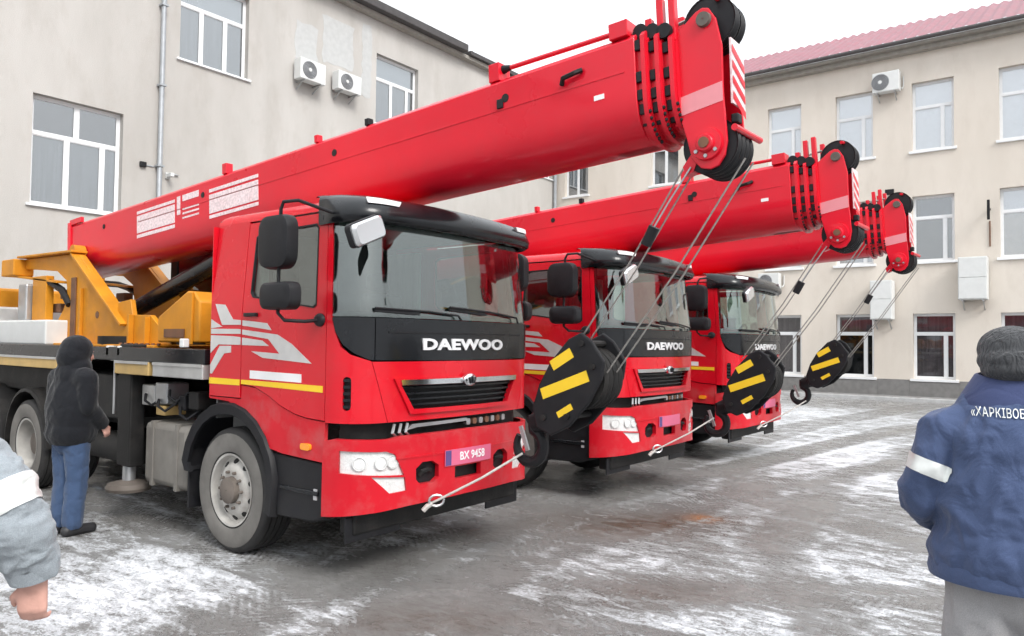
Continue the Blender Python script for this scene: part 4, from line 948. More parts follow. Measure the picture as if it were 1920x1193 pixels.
    # decals on the near side, the mirrored pair on the far side
    for sg in (-1, 1):
        ya, yb_ = sorted((sg*.2905, sg*.2935))
        for x0, x1, z0, z1 in ((-5.03,-4.15,-.015,.195),(-5.03,-4.15,.215,.25),(-5.03,-4.15,-.075,-.035),(-3.43,-2.53,-.03,.175),(-3.43,-2.53,.20,.235),(-3.43,-2.53,-.085,-.05),
              (-3.98,-3.64,.20,.27),(-3.98,-3.64,.10,.12),(-3.98,-3.64,.05,.07),(-3.98,-3.64,.0,.02)):
            if sg > 0: x0, x1 = x0, x1
            mb = MB(); mb.b(x0,x1,ya,yb_,z0,z1); mb.v = [B(p) for p in mb.v]; mb.build('white_decal', M['print'], boom, 0)
        mb = MB(); mb.b(-4.10,-4.03,ya,yb_,.06,.27); mb.v = [B(p) for p in mb.v]; mb.build('white_decal', M['print'], boom, 0)
    for x in (-5.9,-3.56,-1.35,.62):
        mb = MB(); mb.cyl((x,-.295,.20),(x,-.284,.20),.032,n=14); mb.v = [B(p) for p in mb.v]; mb.build('access_hole', M['chassis'], boom)
    mb = MB(); mb.tube([B(p) for p in ((1.13,-.30,.16),(1.16,-.33,.19),(1.26,-.335,.20),(1.30,-.30,.22))], .018, 6); mb.build('lifting_eye', M['chassis'], boom)
    bb('sensor','black',.545,.60,-.305,-.29,.13,.20)
    for x, z, w2, h2 in ((1.38,-.02,.08,.035),):
        bb('warning_label','bright_yellow' if w2 > .11 else 'white',x,x+w2,-.2925,-.2895,z,z+h2,0)
    # fittings on the boom top
    bb('top_lug','redboom',-3.20,-3.12,-.28,-.2,.36,.47); bb('top_lug','redboom',-1.65,-1.60,-.28,-.22,.36,.43); bb('top_lug','black',-.95,-.90,-.28,-.22,.36,.42)
    bb('rod_bracket','redboom',.46,.56,-.28,-.14,.36,.50); bb('rod_bracket','redboom',1.52,1.66,-.30,-.14,.36,.47)
    mb = MB(); mb.cyl(B((.56,-.22,.455)),B((1.54,-.22,.435)),.018,n=10); mb.build('extension_rod', M['redboom'], boom)
    mb = MB(); mb.cyl(B((.56,-.22,.455)),B((.66,-.22,.453)),.034,.012,n=10); mb.build('rod_end', M['black'], boom)
    mb = MB(); mb.tube([B((-6.6,.06,.47)),B((-2,.06,.43)),B((1.2,.06,.41)),B((1.95,.06,.50))], .012, 6); mb.build('winch_rope', M['rope'], boom)
    # telescoped sections: each peeps out in front of the last, with collar, fin and wear pads
    xs = 1.70
    for k in range(3):
        w_, ht, hb = .262-.028*k, .335-.024*k, .345-.024*k
        mb = MB(); extr(mb, sect(w_, ht, hb), xs-.3, xs+.085); se = mb.build('boom_section', M['redboom'], boom, 40)
        mb = MB(); s_o = sect(w_+.03, ht+.03, hb+.03); s_i = sect(w_-.004, ht-.004, hb-.004); n = len(s_o)
        mb.rings([[B((x, y, z)) for y, z in s] for x, s in ((xs+.045, s_i),(xs+.045, s_o),(xs+.075, s_o),(xs+.075, s_i))], True); mb.build('section_collar', M['redboom'], boom, 30)
        fin = (.47,.58,.60,.0)[k]; mb = MB(); mb.b(xs+.04,xs+.085,-.20,-.14,ht-.02,max(ht+.01,fin)); mb.v = [B(p) for p in mb.v]; mb.build('section_fin', M['redboom'], boom, 0, .006)
        mb = MB(); mb.b(xs+.04,xs+.085,.14,.20,ht-.02,max(ht+.01,fin)); mb.v = [B(p) for p in mb.v]; mb.build('section_fin', M['redboom'], boom, 0, .006)
        mb = MB(); mb.cyl((xs+.02,-.24,ht+.05),(xs+.02,.15,ht+.05),.05,n=14); mb.v = [B(p) for p in mb.v]; mb.build('guide_roller', M['black'], boom)
        for z, yy in ((ht-.06,w_+.004),(.06,w_+.004),(-.06,w_+.0),(-.15,w_-.02),(-.22,w_-.06)):
            mb = MB(); mb.b(xs+.002,xs+.04,-yy-.022,-yy+.01,z-.035,z+.035); mb.v = [B(p) for p in mb.v]; mb.build('wear_pad', M['black'], boom, 0, .004)
        for t in (.35,.5,.65,.8,.95,1.1,1.25):
            y_, z_ = -(w_+.03)*math.cos(t)**.75, -.03-(hb)*math.sin(t)**.75
            mb = MB(); mb.ball(B((xs+.08, y_*.95, z_*.97)), .013, 8, 5); mb.build('collar_bolt', M['black'], boom)
        xs += .085
    # boom head
    hs = lambda x, z: ((x-4.0)*1.028+4.0, 1.78+(z-1.78)*1.028)
    hp = [(1.99,3.25),(1.985,3.754),(2.105,3.854),(2.15,3.872),(2.19,3.862),(2.237,3.789),(2.278,3.613),(2.288,3.312),(2.315,3.02),(2.30,2.93),(2.26,2.872),(2.21,2.855),(2.15,2.868),(2.09,2.93),(2.055,3.06),(2.01,3.2)]
    hp = [hs(*p) for p in hp]; (shx, shz), (sux, suz) = hs(2.19,3.01), hs(2.165,3.79)
    for sg in (-1, 1):
        a, b_ = sorted((sg*.145, sg*.17)); mb = MB(); mb.prism(hp, 'y', a, b_); mb.build('head_plate', M['redboom'], boom, 0, .006)
        a, b_ = sorted((sg*.17, sg*.1725)); mb = MB(); mb.prism([hs(*p) for p in ((2.02,3.215),(1.998,3.33),(2.283,3.385),(2.289,3.265))], 'y', a, b_); mb.build('reflective_band', M['pink'], boom, 0)
        mb = MB(); mb.lathe([(.004,.06),(.05,.06),(.055,.055),(.06,.03),(.10,.028),(.105,.0)], (shx,sg*.168,shz), 'y', 28, sg); mb.build('sheave_boss', M['redboom'], boom)
        mb = MB(); mb.cyl((shx,sg*.168,shz),(shx,sg*.24,shz),.034,n=12); mb.build('sheave_pin', M['rust'], boom)
        mb = MB(); mb.lathe([(.004,.03),(.045,.03),(.05,.0)], (sux,sg*.168,suz), 'y', 24, sg); mb.build('sheave_pin', M['hub'], boom)
        for t in range(3):
            mb = MB(); tt = R(215+t*55); mb.cyl((shx+.078*math.cos(tt),sg*.194,shz+.078*math.sin(tt)),(shx+.078*math.cos(tt),sg*.206,shz+.078*math.sin(tt)),.013,n=6); mb.build('boss_bolt', M['steel'], boom)
    mb = MB(); mb.prism([(1.90,3.20),(1.90,3.70),(2.06,3.70),(2.06,3.20)], 'y', -.144, .144); mb.build('head_block', M['redboom'], boom, 0, .01)
    def sheave(par, mt_, c, r, wd, nm='sheave'):
        mb = MB(); h = wd/2; mb.lathe([(r*.3,-h),(r*.94,-h*.8),(r,-h),(r,-h*.75),(r*.86,0),(r,h*.75),(r,h),(r*.94,h*.8),(r*.3,h),(r*.3,-h)], c, 'y', 36); return mb.build(nm, M[mt_], par, 30)
    for y in (-.105,-.035,.035,.105): sheave(boom, 'black', (shx+.005, y, shz), .182, .062)
    for y in (-.05, .05): sheave(boom, 'black', (sux, y, suz+.015), .175, .085)
    bb_ = MB(); bb_.bar((2.26,0,3.72),(2.275,0,3.30), .22, .012, (1,0,0)); hz = bb_.build('hazard_board', M['print'], boom, 0)
    for k in range(4):
        z = 3.68-.10*k; x = 2.268+.015*(3.68-z)/.42
        mb = MB(); mb.add([(x+.004,-.105,z-.0),(x+.004,-.105,z-.05),(x+.008,.105,z-.14),(x+.006,.105,z-.09)], [(0,1,2,3)]); mb.build('hazard_stripe', M['redboom'], boom, 0)
    mb = MB(); mb.cyl((2.31,-.16,3.13),(2.33,.24,3.13),.022,n=10); mb.build('rope_guard', M['redboom'], boom)
    mb = MB(); mb.cyl((2.17,-.17,3.99),(2.17,.14,4.03),.018,n=8); mb.build('rope_guard', M['redboom'], boom)
    mb = MB(); mb.b(2.27,2.32,-.12,-.05,3.17,3.23); mb.build('end_lamp', M['black'], boom, 0, .01)
    # luffing cylinder
    mb = MB(); mb.cyl((-5.85,0,2.08),(-3.55,0,2.69),.105,n=20); lc = mb.build('luffing_cylinder', M['black_gloss'], T)
    mb = MB(); mb.cyl((-3.6,0,2.675),(-2.95,0,2.85),.07,n=16); mb.build('piston_rod', M['chrome'], lc)
    mb = MB(); mb.b(-3.05,-2.85,-.15,.15,2.78,2.95); mb.build('rod_bracket', M['redboom'], lc, 0, .02)
    # ropes down to the hook block, limit weight
    for (x0, y0, z0, x1, y1, z1) in ((2.36,-.105,2.94,1.385,-.10,1.58),(2.36,.035,2.94,1.385,.035,1.58),(1.97,-.105,2.96,1.10,-.10,1.72),(1.97,.035,2.95,1.10,.035,1.72)):
        mb = MB(); mb.tube([(x0,y0,z0),((x0+x1)/2+.015,(y0+y1)/2,(z0+z1)/2-.015),(x1,y1,z1)], .006, 6); mb.build('hoist_rope', M['rope'], T)
    mb = MB(); mb.tube([(2.02,-.15,2.92),(1.86,-.15,2.70),(1.76,-.15,2.55)], .006, 5); lw_ = mb.build('limit_chain', M['steel'], T)
    mb = MB(); mb.cyl((1.765,-.15,2.555),(1.70,-.145,2.44),.038,n=14); mb.build('limit_weight', M['black'], lw_)
    mb = MB(); mb.prism([(2.03,3.02),(2.07,2.98),(2.03,2.89),(1.98,2.87),(1.96,2.93)], 'y', -.14, -.06); mb.build('rope_anchor', M['redboom'], T)
    # tie-down sling from the bumper to the hook
    mb = MB(); mb.tube([(.05,-.46,.545),(.11,-.42,.58),(.40,-.25,.76),(.62,-.04,.94)], .0095, 8); sl_ = mb.build('tie_down_sling', M['white_cable'], T)
    mb = MB(); mb.tube([(.10+.035*math.cos(t), -.43+.045*math.cos(t), .575+.042*math.sin(t)) for t in np.linspace(0, 2*math.pi, 13)], .010, 6, False); mb.build('shackle', M['steel'], sl_)
    mb = MB(); mb.tube([(.03,-.50,.50),(.05,-.48,.53),(.075,-.45,.555)], .02, 8); mb.build('shackle_pin', M['white_cable'], sl_)
    return T

def make_hook():
    H = empty('hook_block')
    o = Vector((.75, 0, .90)); h = lambda x, z: (x-o.x, z-o.z)
    pl = [h(*p) for p in ((.79,1.30),(.85,1.48),(.95,1.65),(1.10,1.81),(1.21,1.86),(1.30,1.80),(1.40,1.66),(1.38,1.53),(1.28,1.36),(1.12,1.19),(.96,1.11),(.83,1.16))]
    for sg in (-1, 1):
        a, b_ = sorted((sg*.135, sg*.165)); mb = MB(); mb.prism(pl, 'y', a, b_); sp = mb.build('side_plate', M['black'], H, 0, .015)
        ya, yb = sorted((sg*.1652, sg*.168))
        for (x0, z0), (x1, z1), wd in (((.965,1.615),(1.135,1.715),.075),((.88,1.41),(1.27,1.555),.080),((1.02,1.265),(1.14,1.335),.045)):
            d = Vector((x1-x0, z1-z0)).normalized(); nn = Vector((-d.y, d.x))*wd/2
            q = [h(x0+nn.x, z0+nn.y), h(x1+nn.x, z1+nn.y), h(x1-nn.x, z1-nn.y), h(x0-nn.x, z0-nn.y)]
            mb = MB(); mb.prism(q, 'y', ya, yb); mb.build('warning_stripe', M['bright_yellow'], sp, 0)
        mb = MB(); c = h(1.15,1.50); mb.cyl((c[0],sg*.165,c[1]-.0),(c[0],sg*.19,c[1]),.045,n=16)
        if sg > 0: mb.build('pin_cap', M['chassis'], sp)
    for bx, bz in ((1.22,1.78),(1.31,1.62),(.90,1.24),(1.10,1.26)):
        q = h(bx, bz); mb = MB(); mb.cyl((q[0],-.185,q[1]),(q[0],.185,q[1]),.022,n=8); mb.build('tie_bolt', M['chassis'], H)
    c = h(1.16,1.53)
    for y in (-.10,-.035,.035,.10):
        mb = MB(); r, hh = .225, .03
        mb.lathe([(r*.2,-hh),(r*.94,-hh*.8),(r,-hh),(r,-hh*.75),(r*.88,0),(r,hh*.75),(r,hh),(r*.94,hh*.8),(r*.2,hh),(r*.2,-hh)], (c[0],y,c[1]), 'y', 36); mb.build('sheave', M['chassis'], H, 30)
    mb = MB(); a = h(.98,1.28); b_ = h(.71,1.17); mb.cyl((a[0],0,a[1]),(b_[0],0,b_[1]),.11,.08,n=18); mb.build('swivel', M['black'], H)
    a = h(.69,1.20)
    pts = [(a[0],0,a[1]+.03),(a[0],0,a[1]-.06)]
    for t in np.linspace(75, -215, 20):
        pts.append((a[0]-.10*0+.125*math.cos(R(t))-.03, 0, a[1]-.20+.125*math.sin(R(t))))
    rs = [.042,.042]+[.045-.022*max(0,(k-12)/7) for k in range(20)]
    mb = MB(); mb.tube(pts, rs, 10); hk = mb.build('hook', M['black'], H)
    mb = MB(); mb.bar((a[0]-.12,0,a[1]-.06),(a[0]-.05,0,a[1]-.24), .02, .03); mb.build('safety_latch', M['steel'], hk, 0)
    return H, o

truck = make_truck(); hook, hoff = make_hook()
def shift_boom(t, dx, dz):
    for ch in t.children:
        if ch.name.split('.')[0] in ('boom','hoist_rope','limit_chain','rope_anchor'): ch.location = (dx, 0, dz)
tr2 = copy_tree(truck); tr3 = copy_tree(truck); hk2 = copy_tree(hook); hk3 = copy_tree(hook)
POS = [(-4.0,4.59,0),(-4.0,8.29,0),(-4.0,11.89,0)]
LBL = ['red crane truck nearest the camera with its whole right side and front in view', 'red crane truck in the middle of the row of three', 'red crane truck farthest away, by the cream building']
for t, p, l in zip((truck,tr2,tr3), POS, LBL): t.location = p; tag(t, l, 'crane truck', 'crane trucks parked in a row')
shift_boom(tr2, -.13, -.09); shift_boom(tr3, -.20, -.02)
for hb, p, d, l in zip((hook,hk2,hk3), POS, ((0,0,0),(-.03,0,-.12),(-.14,0,.03)),
    ('large black hook block with yellow bars hanging before the nearest crane truck','black hook block with yellow bars hanging before the middle crane truck','small looking black hook block with its hook seen clear against the windows')):
    hb.location = (p[0]+hoff.x+d[0], p[1]+hoff.y+d[1], p[2]+hoff.z+d[2]); tag(hb, l, 'hook block', 'crane hook blocks')
# number on the nearest truck's plate
me = text_mesh('BX 9458', .092, .002, .0012, .95, 1.0)
for v in me.vertices:
    y, z, o = v.co.x+.035, v.co.y+.868, v.co.z
    v.co = Vector(BUM.P(BUM.F(y) if abs(y) > 1e-6 else 1e-6, z, .0135+o))
npl = [c for c in truck.children if c.name.startswith('number_plate')][0]
link('plate_number', me, M['white'], npl)
# ------------------------------------------------------------------ people
def cloth(name, c, rough=.85, bump=.6, bscale=9, stretch=(1,1,1), var=.14):
    mt, t, b = new_mat(name); N, Lk = t.nodes, t.links
    tc = N.new('ShaderNodeTexCoord'); mp = N.new('ShaderNodeMapping'); mp.inputs['Scale'].default_value = stretch; Lk.new(tc.outputs['Object'], mp.inputs[0])
    n1 = N.new('ShaderNodeTexNoise'); n1.inputs['Scale'].default_value = bscale; n1.inputs['Detail'].default_value = 3; n1.inputs['Distortion'].default_value = .8; Lk.new(mp.outputs[0], n1.inputs[0])
    n2 = N.new('ShaderNodeTexNoise'); n2.inputs['Scale'].default_value = 350; n2.inputs['Detail'].default_value = 2; Lk.new(tc.outputs['Object'], n2.inputs[0])
    rp = N.new('ShaderNodeValToRGB'); e = rp.color_ramp.elements; e[0].position = .3; e[1].position = .7
    e[0].color = tuple(x*(1-var) for x in c)+(1,); e[1].color = tuple(min(1,x*(1+var)) for x in c)+(1,); Lk.new(n2.outputs['Fac'], rp.inputs[0])
    Lk.new(rp.outputs[0], b.inputs['Base Color']); b.inputs['Roughness'].default_value = rough; b.inputs['Sheen Weight'].default_value = .15; b.inputs['Specular IOR Level'].default_value = .25
    ad = N.new('ShaderNodeMath'); ad.operation = 'MULTIPLY_ADD'; ad.inputs[1].default_value = .06; Lk.new(n2.outputs['Fac'], ad.inputs[0]); Lk.new(n1.outputs['Fac'], ad.inputs[2])
    bp = N.new('ShaderNodeBump'); bp.inputs['Strength'].default_value = bump; bp.inputs['Distance'].default_value = .03; Lk.new(ad.outputs[0], bp.inputs['Height']); Lk.new(bp.outputs[0], b.inputs['Normal'])
    return mt
M['navy_jacket'] = cloth('navy_work_jacket', (.058,.084,.168), bump=.7, bscale=8)
M['navy_dark'] = cloth('navy_collar', (.045,.06,.14), bump=.3)
M['grey_trousers'] = cloth('grey_trousers', (.31,.305,.31), bump=.7, bscale=7)
M['grey_jacket'] = cloth('pale_blue_grey_jacket', (.27,.30,.325), bump=.7, bscale=9)
M['black_coat'] = cloth('dark_coat', (.006,.007,.010), bump=.5, bscale=8)
M['jeans'] = cloth('blue_jeans', (.042,.072,.14), bump=.5, bscale=10)
M['cap'] = cloth('grey_knit_cap', (.05,.052,.056), bump=.8, bscale=45, stretch=(1,1,.3))
M['shoe'] = mat('black_leather', (.02,.02,.022), .5, var=.2)
M['skin'] = mat('skin', (.66,.37,.30), .5, var=.08, scale=12, bump=.08, bscale=120)
M['hair'] = mat('short_hair', (.08,.065,.055), .8, var=.3, scale=60, bump=.3, bscale=150)
M['reflective'] = mat('reflective_band', (.72,.74,.72), .35, .2, var=.05, scale=40)

def cap_(mb, p0, p1, r0, r1, n=14, fl=1.0):
    """tapered capsule; fl flattens it along y"""
    p0, p1 = Vector(p0), Vector(p1); d = (p1-p0); L_ = d.length; d.normalize()
    u = d.cross(Vector((0,1,0)))
    if u.length < 1e-3: u = d.cross(Vector((1,0,0)))
    u.normalize(); v = d.cross(u); vs_, fs = [], []; rows = []
    for k in range(5):
        t = math.pi/2*(1-k/4); rows.append((p0-d*(r0*math.sin(t)), r0*math.cos(t)))
    for k in range(5):
        t = math.pi/2*k/4; rows.append((p1+d*(r1*math.sin(t)), r1*math.cos(t)))
    for c, r in rows:
        for i in range(n):
            a = 2*math.pi*i/n; q = c+u*(r*math.cos(a))+v*(r*math.sin(a)); q.y = c.y+(q.y-c.y)*fl; vs_.append(q)
    for k in range(len(rows)-1):
        for i in range(n): fs.append((k*n+i, k*n+(i+1) % n, (k+1)*n+(i+1) % n, (k+1)*n+i))
    mb.add(vs_, fs)

def blob(name, shapes, mtl, parent, vox=.014, smooth=6, fold=0., fscale=7., fdir=(1,1,1), cut=None, seed=0.):
    mb = MB()
    for s_ in shapes:
        if s_[0] == 'c': cap_(mb, *s_[1:])
        else: mb.ball(s_[1], s_[2], 18, 12)
    me = mb.mesh(name+'_src', 0, weld=True)
    o = bpy.data.objects.new(name, me); col.objects.link(o)
    rm = o.modifiers.new('r', 'REMESH'); rm.mode = 'VOXEL'; rm.voxel_size = vox
    sm = o.modifiers.new('s', 'SMOOTH'); sm.factor = .5; sm.iterations = smooth
    dg = bpy.context.evaluated_depsgraph_get(); m2 = bpy.data.meshes.new_from_object(o.evaluated_get(dg)); bpy.data.objects.remove(o)
    m2.name = name
    if cut:
        bm = bmesh.new(); bm.from_mesh(m2)
        for co, no in cut:
            g = bm.verts[:]+bm.edges[:]+bm.faces[:]; bmesh.ops.bisect_plane(bm, geom=g, plane_co=co, plane_no=no, clear_outer=True)
        bm.to_mesh(m2); bm.free()
    if fold:
        m2.update(); nrm = [v.normal.copy() for v in m2.vertices]
        for v, n_ in zip(m2.vertices, nrm):
            q = Vector((v.co.x*fdir[0]+seed, v.co.y*fdir[1], v.co.z*fdir[2]))*fscale
            a = noise.noise(q+Vector(noise.noise_vector(q*.5))*.8); a = 1-abs(a)*2.2
            q2 = q*2.3; a2 = noise.noise(q2+Vector(noise.noise_vector(q2*.6))*.7); a += .45*(1-abs(a2)*2.4)
            v.co += n_*(fold*a)
    finish(m2, 80); m2.materials.clear()
    return link(name, m2, mtl, parent)

def hand(shapes, wr, d, side, out, L_=.185):
    """palm + five bent fingers; wr wrist, d finger direction, out across the palm towards the thumb, side palm normal"""
    wr, d, out, side = Vector(wr), Vector(d).normalized(), Vector(out).normalized(), Vector(side).normalized()
    k = L_/.185
    for a in (-.028,-.010,.010,.026):
        shapes.append(('c', wr+out*(a*.7)*k, wr+d*.085*k+out*a*k, .019*k, .014*k, 10))
    for a, l in ((.030,.070),(.011,.080),(-.010,.074),(-.029,.058)):
        b0 = wr+d*.088*k+out*a*k; b1 = b0+(d*.85+side*.5).normalized()*l*.45*k; b2 = b1+(d*.35+side*.9).normalized()*l*.32*k; b3 = b2+(side-d*.25).normalized()*l*.26*k
        shapes += [('c', b0, b1, .0100*k, .0095*k, 8), ('c', b1, b2, .0095*k, .0088*k, 8), ('c', b2, b3, .0088*k, .0075*k, 8)]
    t0 = wr+d*.025*k+out*.028*k; t1 = t0+(d*.6+out*.7+side*.25).normalized()*.042*k; t2 = t1+(d*.9+side*.35).normalized()*.032*k
    shapes += [('c', t0, t1, .0135*k, .0115*k, 8), ('c', t1, t2, .0115*k, .009*k, 8)]

def face(shapes, c, f, s=1.0):
    """head of height ~.23 around c, looking along f"""
    c = Vector(c); f = Vector(f).normalized(); r = f.cross(Vector((0,0,1)))
    shapes += [('e', tuple(c+Vector((0,0,.02))), (.078*s,.094*s,.110*s)), ('e', tuple(c+f*.025-Vector((0,0,.045))), (.062*s,.070*s,.075*s)),
      ('c', c+f*.086+Vector((0,0,.018)), c+f*.112+Vector((0,0,-.02)), .010, .015, 8), ('e', tuple(c+f*.070-Vector((0,0,.085))), (.024,.024,.02)),
      ('c', c+f*.086+r*.016-Vector((0,0,.050)), c+f*.086-r*.016-Vector((0,0,.050)), .009, .009, 8)]
    for sg in (-1, 1):
        e = c+r*(sg*.079)-f*.008
        shapes.append(('e', tuple(e), (.016,.022,.033)))
        shapes.append(('e', tuple(c+f*.080+r*(sg*.032)+Vector((0,0,.035))), (.022,.016,.009)))
        shapes.append(('e', tuple(c+f*.072+r*(sg*.035)-Vector((0,0,.015))), (.026,.024,.024)))

def sleeve_band(src, a, b_, par, rad=.16, lift=.004):
    """a strip of the sleeve between two planes, lifted off the cloth"""
    a, b_ = Vector(a), Vector(b_); d = (b_-a).normalized(); mid = (a+b_)/2
    bm = bmesh.new(); bm.from_mesh(src.data)
    bmesh.ops.delete(bm, geom=[v for v in bm.verts if (v.co-mid).length > rad*1.6], context='VERTS')
    for co_, no_ in ((a, -d), (b_, d)):
        bmesh.ops.bisect_plane(bm, geom=bm.verts[:]+bm.edges[:]+bm.faces[:], plane_co=co_, plane_no=no_, clear_outer=True)
    bmesh.ops.delete(bm, geom=[v for v in bm.verts if ((v.co-a)-d*((v.co-a).dot(d))).length > rad], context='VERTS')
    bm.normal_update()
    for v in bm.verts: v.co += v.normal*lift
    me_ = bpy.data.meshes.new('reflective_band'); bm.to_mesh(me_); bm.free(); finish(me_, 80); me_.materials.clear()
    return link('reflective_band', me_, M['reflective'], par)

def eyes(par, c, f):
    c = Vector(c); f = Vector(f).normalized(); r = f.cross(Vector((0,0,1)))
    for sg in (-1, 1):
        mb = MB(); p = c+f*.079+r*(sg*.032)+Vector((0,0,.012)); mb.ball(tuple(p), .0125, 10, 8); mb.build('eye', M['white'], par)

# --- man in the navy work jacket, right edge, seen from behind ------------------------------------
TH = math.atan2(-fw0.x, fw0.y)
g0 = Vector((-.20, 3.385, 0))
fd1 = (fw0*math.cos(R(27))+rt0*math.sin(R(27))); TH1 = math.atan2(-fd1.x, fd1.y)
p1 = tag(empty('person', g0, TH1), 'man in navy work jacket and grey knit cap with his back to the camera', 'person')
bs = []
face(bs, (-.012,.035,1.715), (-.45,.9,0))
bs += [('c',(0,.0,1.50),(-.01,.02,1.66),.066,.060), ('c',(-.10,0,1.44),(.10,0,1.44),.10,.10), ('c',(0,0,1.0),(0,0,1.42),.15,.165), ('c',(-.09,0,.93),(-.11,-.0,.50),.10,.07), ('c',(.09,0,.93),(.11,0,.50),.10,.07), ('c',(-.11,0,.5),(-.12,-.02,.10),.065,.045), ('c',(.11,0,.5),(.12,-.02,.10),.065,.045)]
for sg in (-1, 1):
    bs += [('c',(sg*.18,0,1.45),(sg*.292,-.02,1.24),.05,.040), ('c',(sg*.292,-.02,1.24),(sg*.262,.16,1.10),.038,.032)]
    hand(bs, (sg*.26,.175,1.095), (-sg*.35,.9,-.25), (-sg*.8,-.2,-.3), (0,.1,1))
body = blob('body', bs, M['skin'], p1, .0095, 3)
eyes(p1, (-.012,.035,1.715), (-.45,.9,0))
js = [('e',(0,-.01,1.18),(.275,.205,.40)), ('e',(0,-.015,1.02),(.285,.215,.20)), ('c',(-.18,-.01,1.465),(.18,-.01,1.465),.096,.096,16,1.0), ('e',(0,-.045,1.40),(.225,.145,.22)), ('c',(-.10,.0,1.525),(.10,.0,1.525),.095,.095), ('c',(0,.0,1.53),(0,.015,1.63),.135,.10)]
for sg in (-1, 1):
    js += [('c',(sg*.225,-.01,1.455),(sg*.295,-.03,1.30),.092,.080), ('c',(sg*.295,-.03,1.30),(sg*.308,-.01,1.20),.080,.076), ('c',(sg*.308,-.01,1.20),(sg*.262,.14,1.10),.076,.062)]
jk = blob('jacket', js, M['navy_jacket'], p1, .010, 3, .016, 6.0, (1.1,1.1,.8), [((0,0,.925),(0,0,-1)),((0,.02,1.675),(0,-.35,1))], 3.)
hem = MB(); n = 40
hem.rings([[((.288+dx)*math.cos(2*math.pi*k/n), -.015+(.208+dx)*math.sin(2*math.pi*k/n), z) for k in range(n)] for dx, z in ((-.02,.915),(.004,.913),(.010,.94),(.004,.972),(-.015,.975))], True); hem.build('hem', M['navy_jacket'], p1, 60)
co = MB(); n = 36
co.rings([[((rx)*math.cos(2*math.pi*k/n), .005+ry*math.sin(2*math.pi*k/n)+(z-1.6)*.15, z+.012*math.sin(2*math.pi*k/n)) for k in range(n)] for rx, ry, z in ((.185,.150,1.572),(.180,.148,1.60),(.150,.130,1.648),(.132,.115,1.678),(.120,.104,1.682),(.112,.095,1.64))], True); co.build('collar', M['navy_dark'], p1, 60)
seam = MB(); seam.tube([(x, -.30, 1.49-.12*x*x) for x in np.linspace(-.2, .2, 9)], .004, 6)
bvh = BVHTree.FromPolygons([v.co for v in jk.data.vertices], [tuple(p.vertices) for p in jk.data.polygons])
def to_back(me, zc, lift):
    for v in me.vertices:
        x, z, o_ = v.co.x, v.co.y+zc, v.co.z
        hit = bvh.ray_cast(Vector((x, -1, z)), Vector((0,1,0)))[0]
        v.co = Vector((x, (hit.y if hit else -.2)-lift-o_, z))
me = text_mesh('«ХАРКІВОБЛЕНЕРГО»', .046, .0012, .0, 1.0, 1.06)
xs_ = [v.co.x for v in me.vertices]; wtxt = max(xs_)-min(xs_)
for v in me.vertices: v.co.x = v.co.x*.31/wtxt
to_back(me, 1.545, .006); link('back_lettering', me, M['reflective'], jk)
for sg in (-1, 1):
    a, b_ = Vector((sg*.278,-.025,1.345)), Vector((sg*.298,-.028,1.290)); d = (b_-a).normalized()
    sleeve_band(jk, a, b_, jk, .122)
    ts = [('c',(sg*.095,0,.94),(sg*.125,-.01,.55),.125,.112), ('c',(sg*.125,-.01,.55),(sg*.135,-.03,.12),.108,.100)]
tr_ = [('c',(0,0,.97),(0,0,.90),.20,.17)]
for sg in (-1, 1): tr_ += [('c',(sg*.098,0,.92),(sg*.128,-.01,.55),.132,.112), ('c',(sg*.128,-.01,.55),(sg*.138,-.03,.12),.108,.098)]
blob('trousers', tr_, M['grey_trousers'], p1, .012, 4, .018, 5.0, (1.4,1.4,.6), [((0,0,.97),(0,0,1)),((0,0,.06),(0,0,-1))], 9.)
for sg in (-1, 1): blob('shoe', [('c',(sg*.135,-.06,.055),(sg*.15,.13,.045),.055,.048), ('c',(sg*.135,-.04,.06),(sg*.135,-.03,.13),.055,.055)], M['shoe'], p1, .012, 3, 0, cut=[((0,0,.003),(0,0,-1))])
blob('knit_cap', [('e',(-.012,.025,1.775),(.110,.124,.090)), ('e',(-.008,-.005,1.735),(.118,.124,.062)), ('e',(-.004,-.03,1.70),(.112,.105,.05))], M['cap'], p1, .008, 3, .003, 12., cut=[((-.01,0,1.682),(0,.25,-1))])

# --- man in the pale jacket at the left edge: only his right arm reaches into the frame -------------
q0 = Vector((0,0,0)); r3 = fw+rt*((-236-960)/1391)-up*((640-596.5)/1391); q0 = Vector((r3.x*2.15, r3.y*2.15, 0))
p3 = tag(empty('person', q0, TH), 'pale blue grey jacket sleeve with white band and bare hand at the left edge', 'person')
bs = []
face(bs, (0,.03,1.70), (.2,1,0))
bs += [('c',(0,.0,1.48),(0,.02,1.64),.066,.060), ('c',(-.10,0,1.42),(.10,0,1.42),.10,.10), ('c',(0,0,1.0),(0,0,1.40),.15,.165)]
for sg in (-1, 1): bs += [('c',(sg*.09,0,.93),(sg*.11,0,.50),.10,.07), ('c',(sg*.11,0,.5),(sg*.12,-.02,.10),.065,.045)]
bs += [('c',(-.20,0,1.44),(-.33,0,1.2),.06,.05), ('c',(-.33,0,1.2),(-.33,.08,.98),.045,.034)]
bs += [('c',(.22,0,1.46),(.41,-.01,1.27),.05,.038), ('c',(.41,-.01,1.27),(.462,.035,1.07),.036,.034)]
hand(bs, (.462,.036,1.070), (-.10,.12,-1), (-.1,1,.0), (-1,-.15,0), .19)
hand(bs, (-.33,.085,.975), (.05,.2,-1), (.9,.3,0), (.2,.9,0))
blob('body', bs, M['skin'], p3, .0085, 3)
eyes(p3, (0,.03,1.70), (.2,1,0))
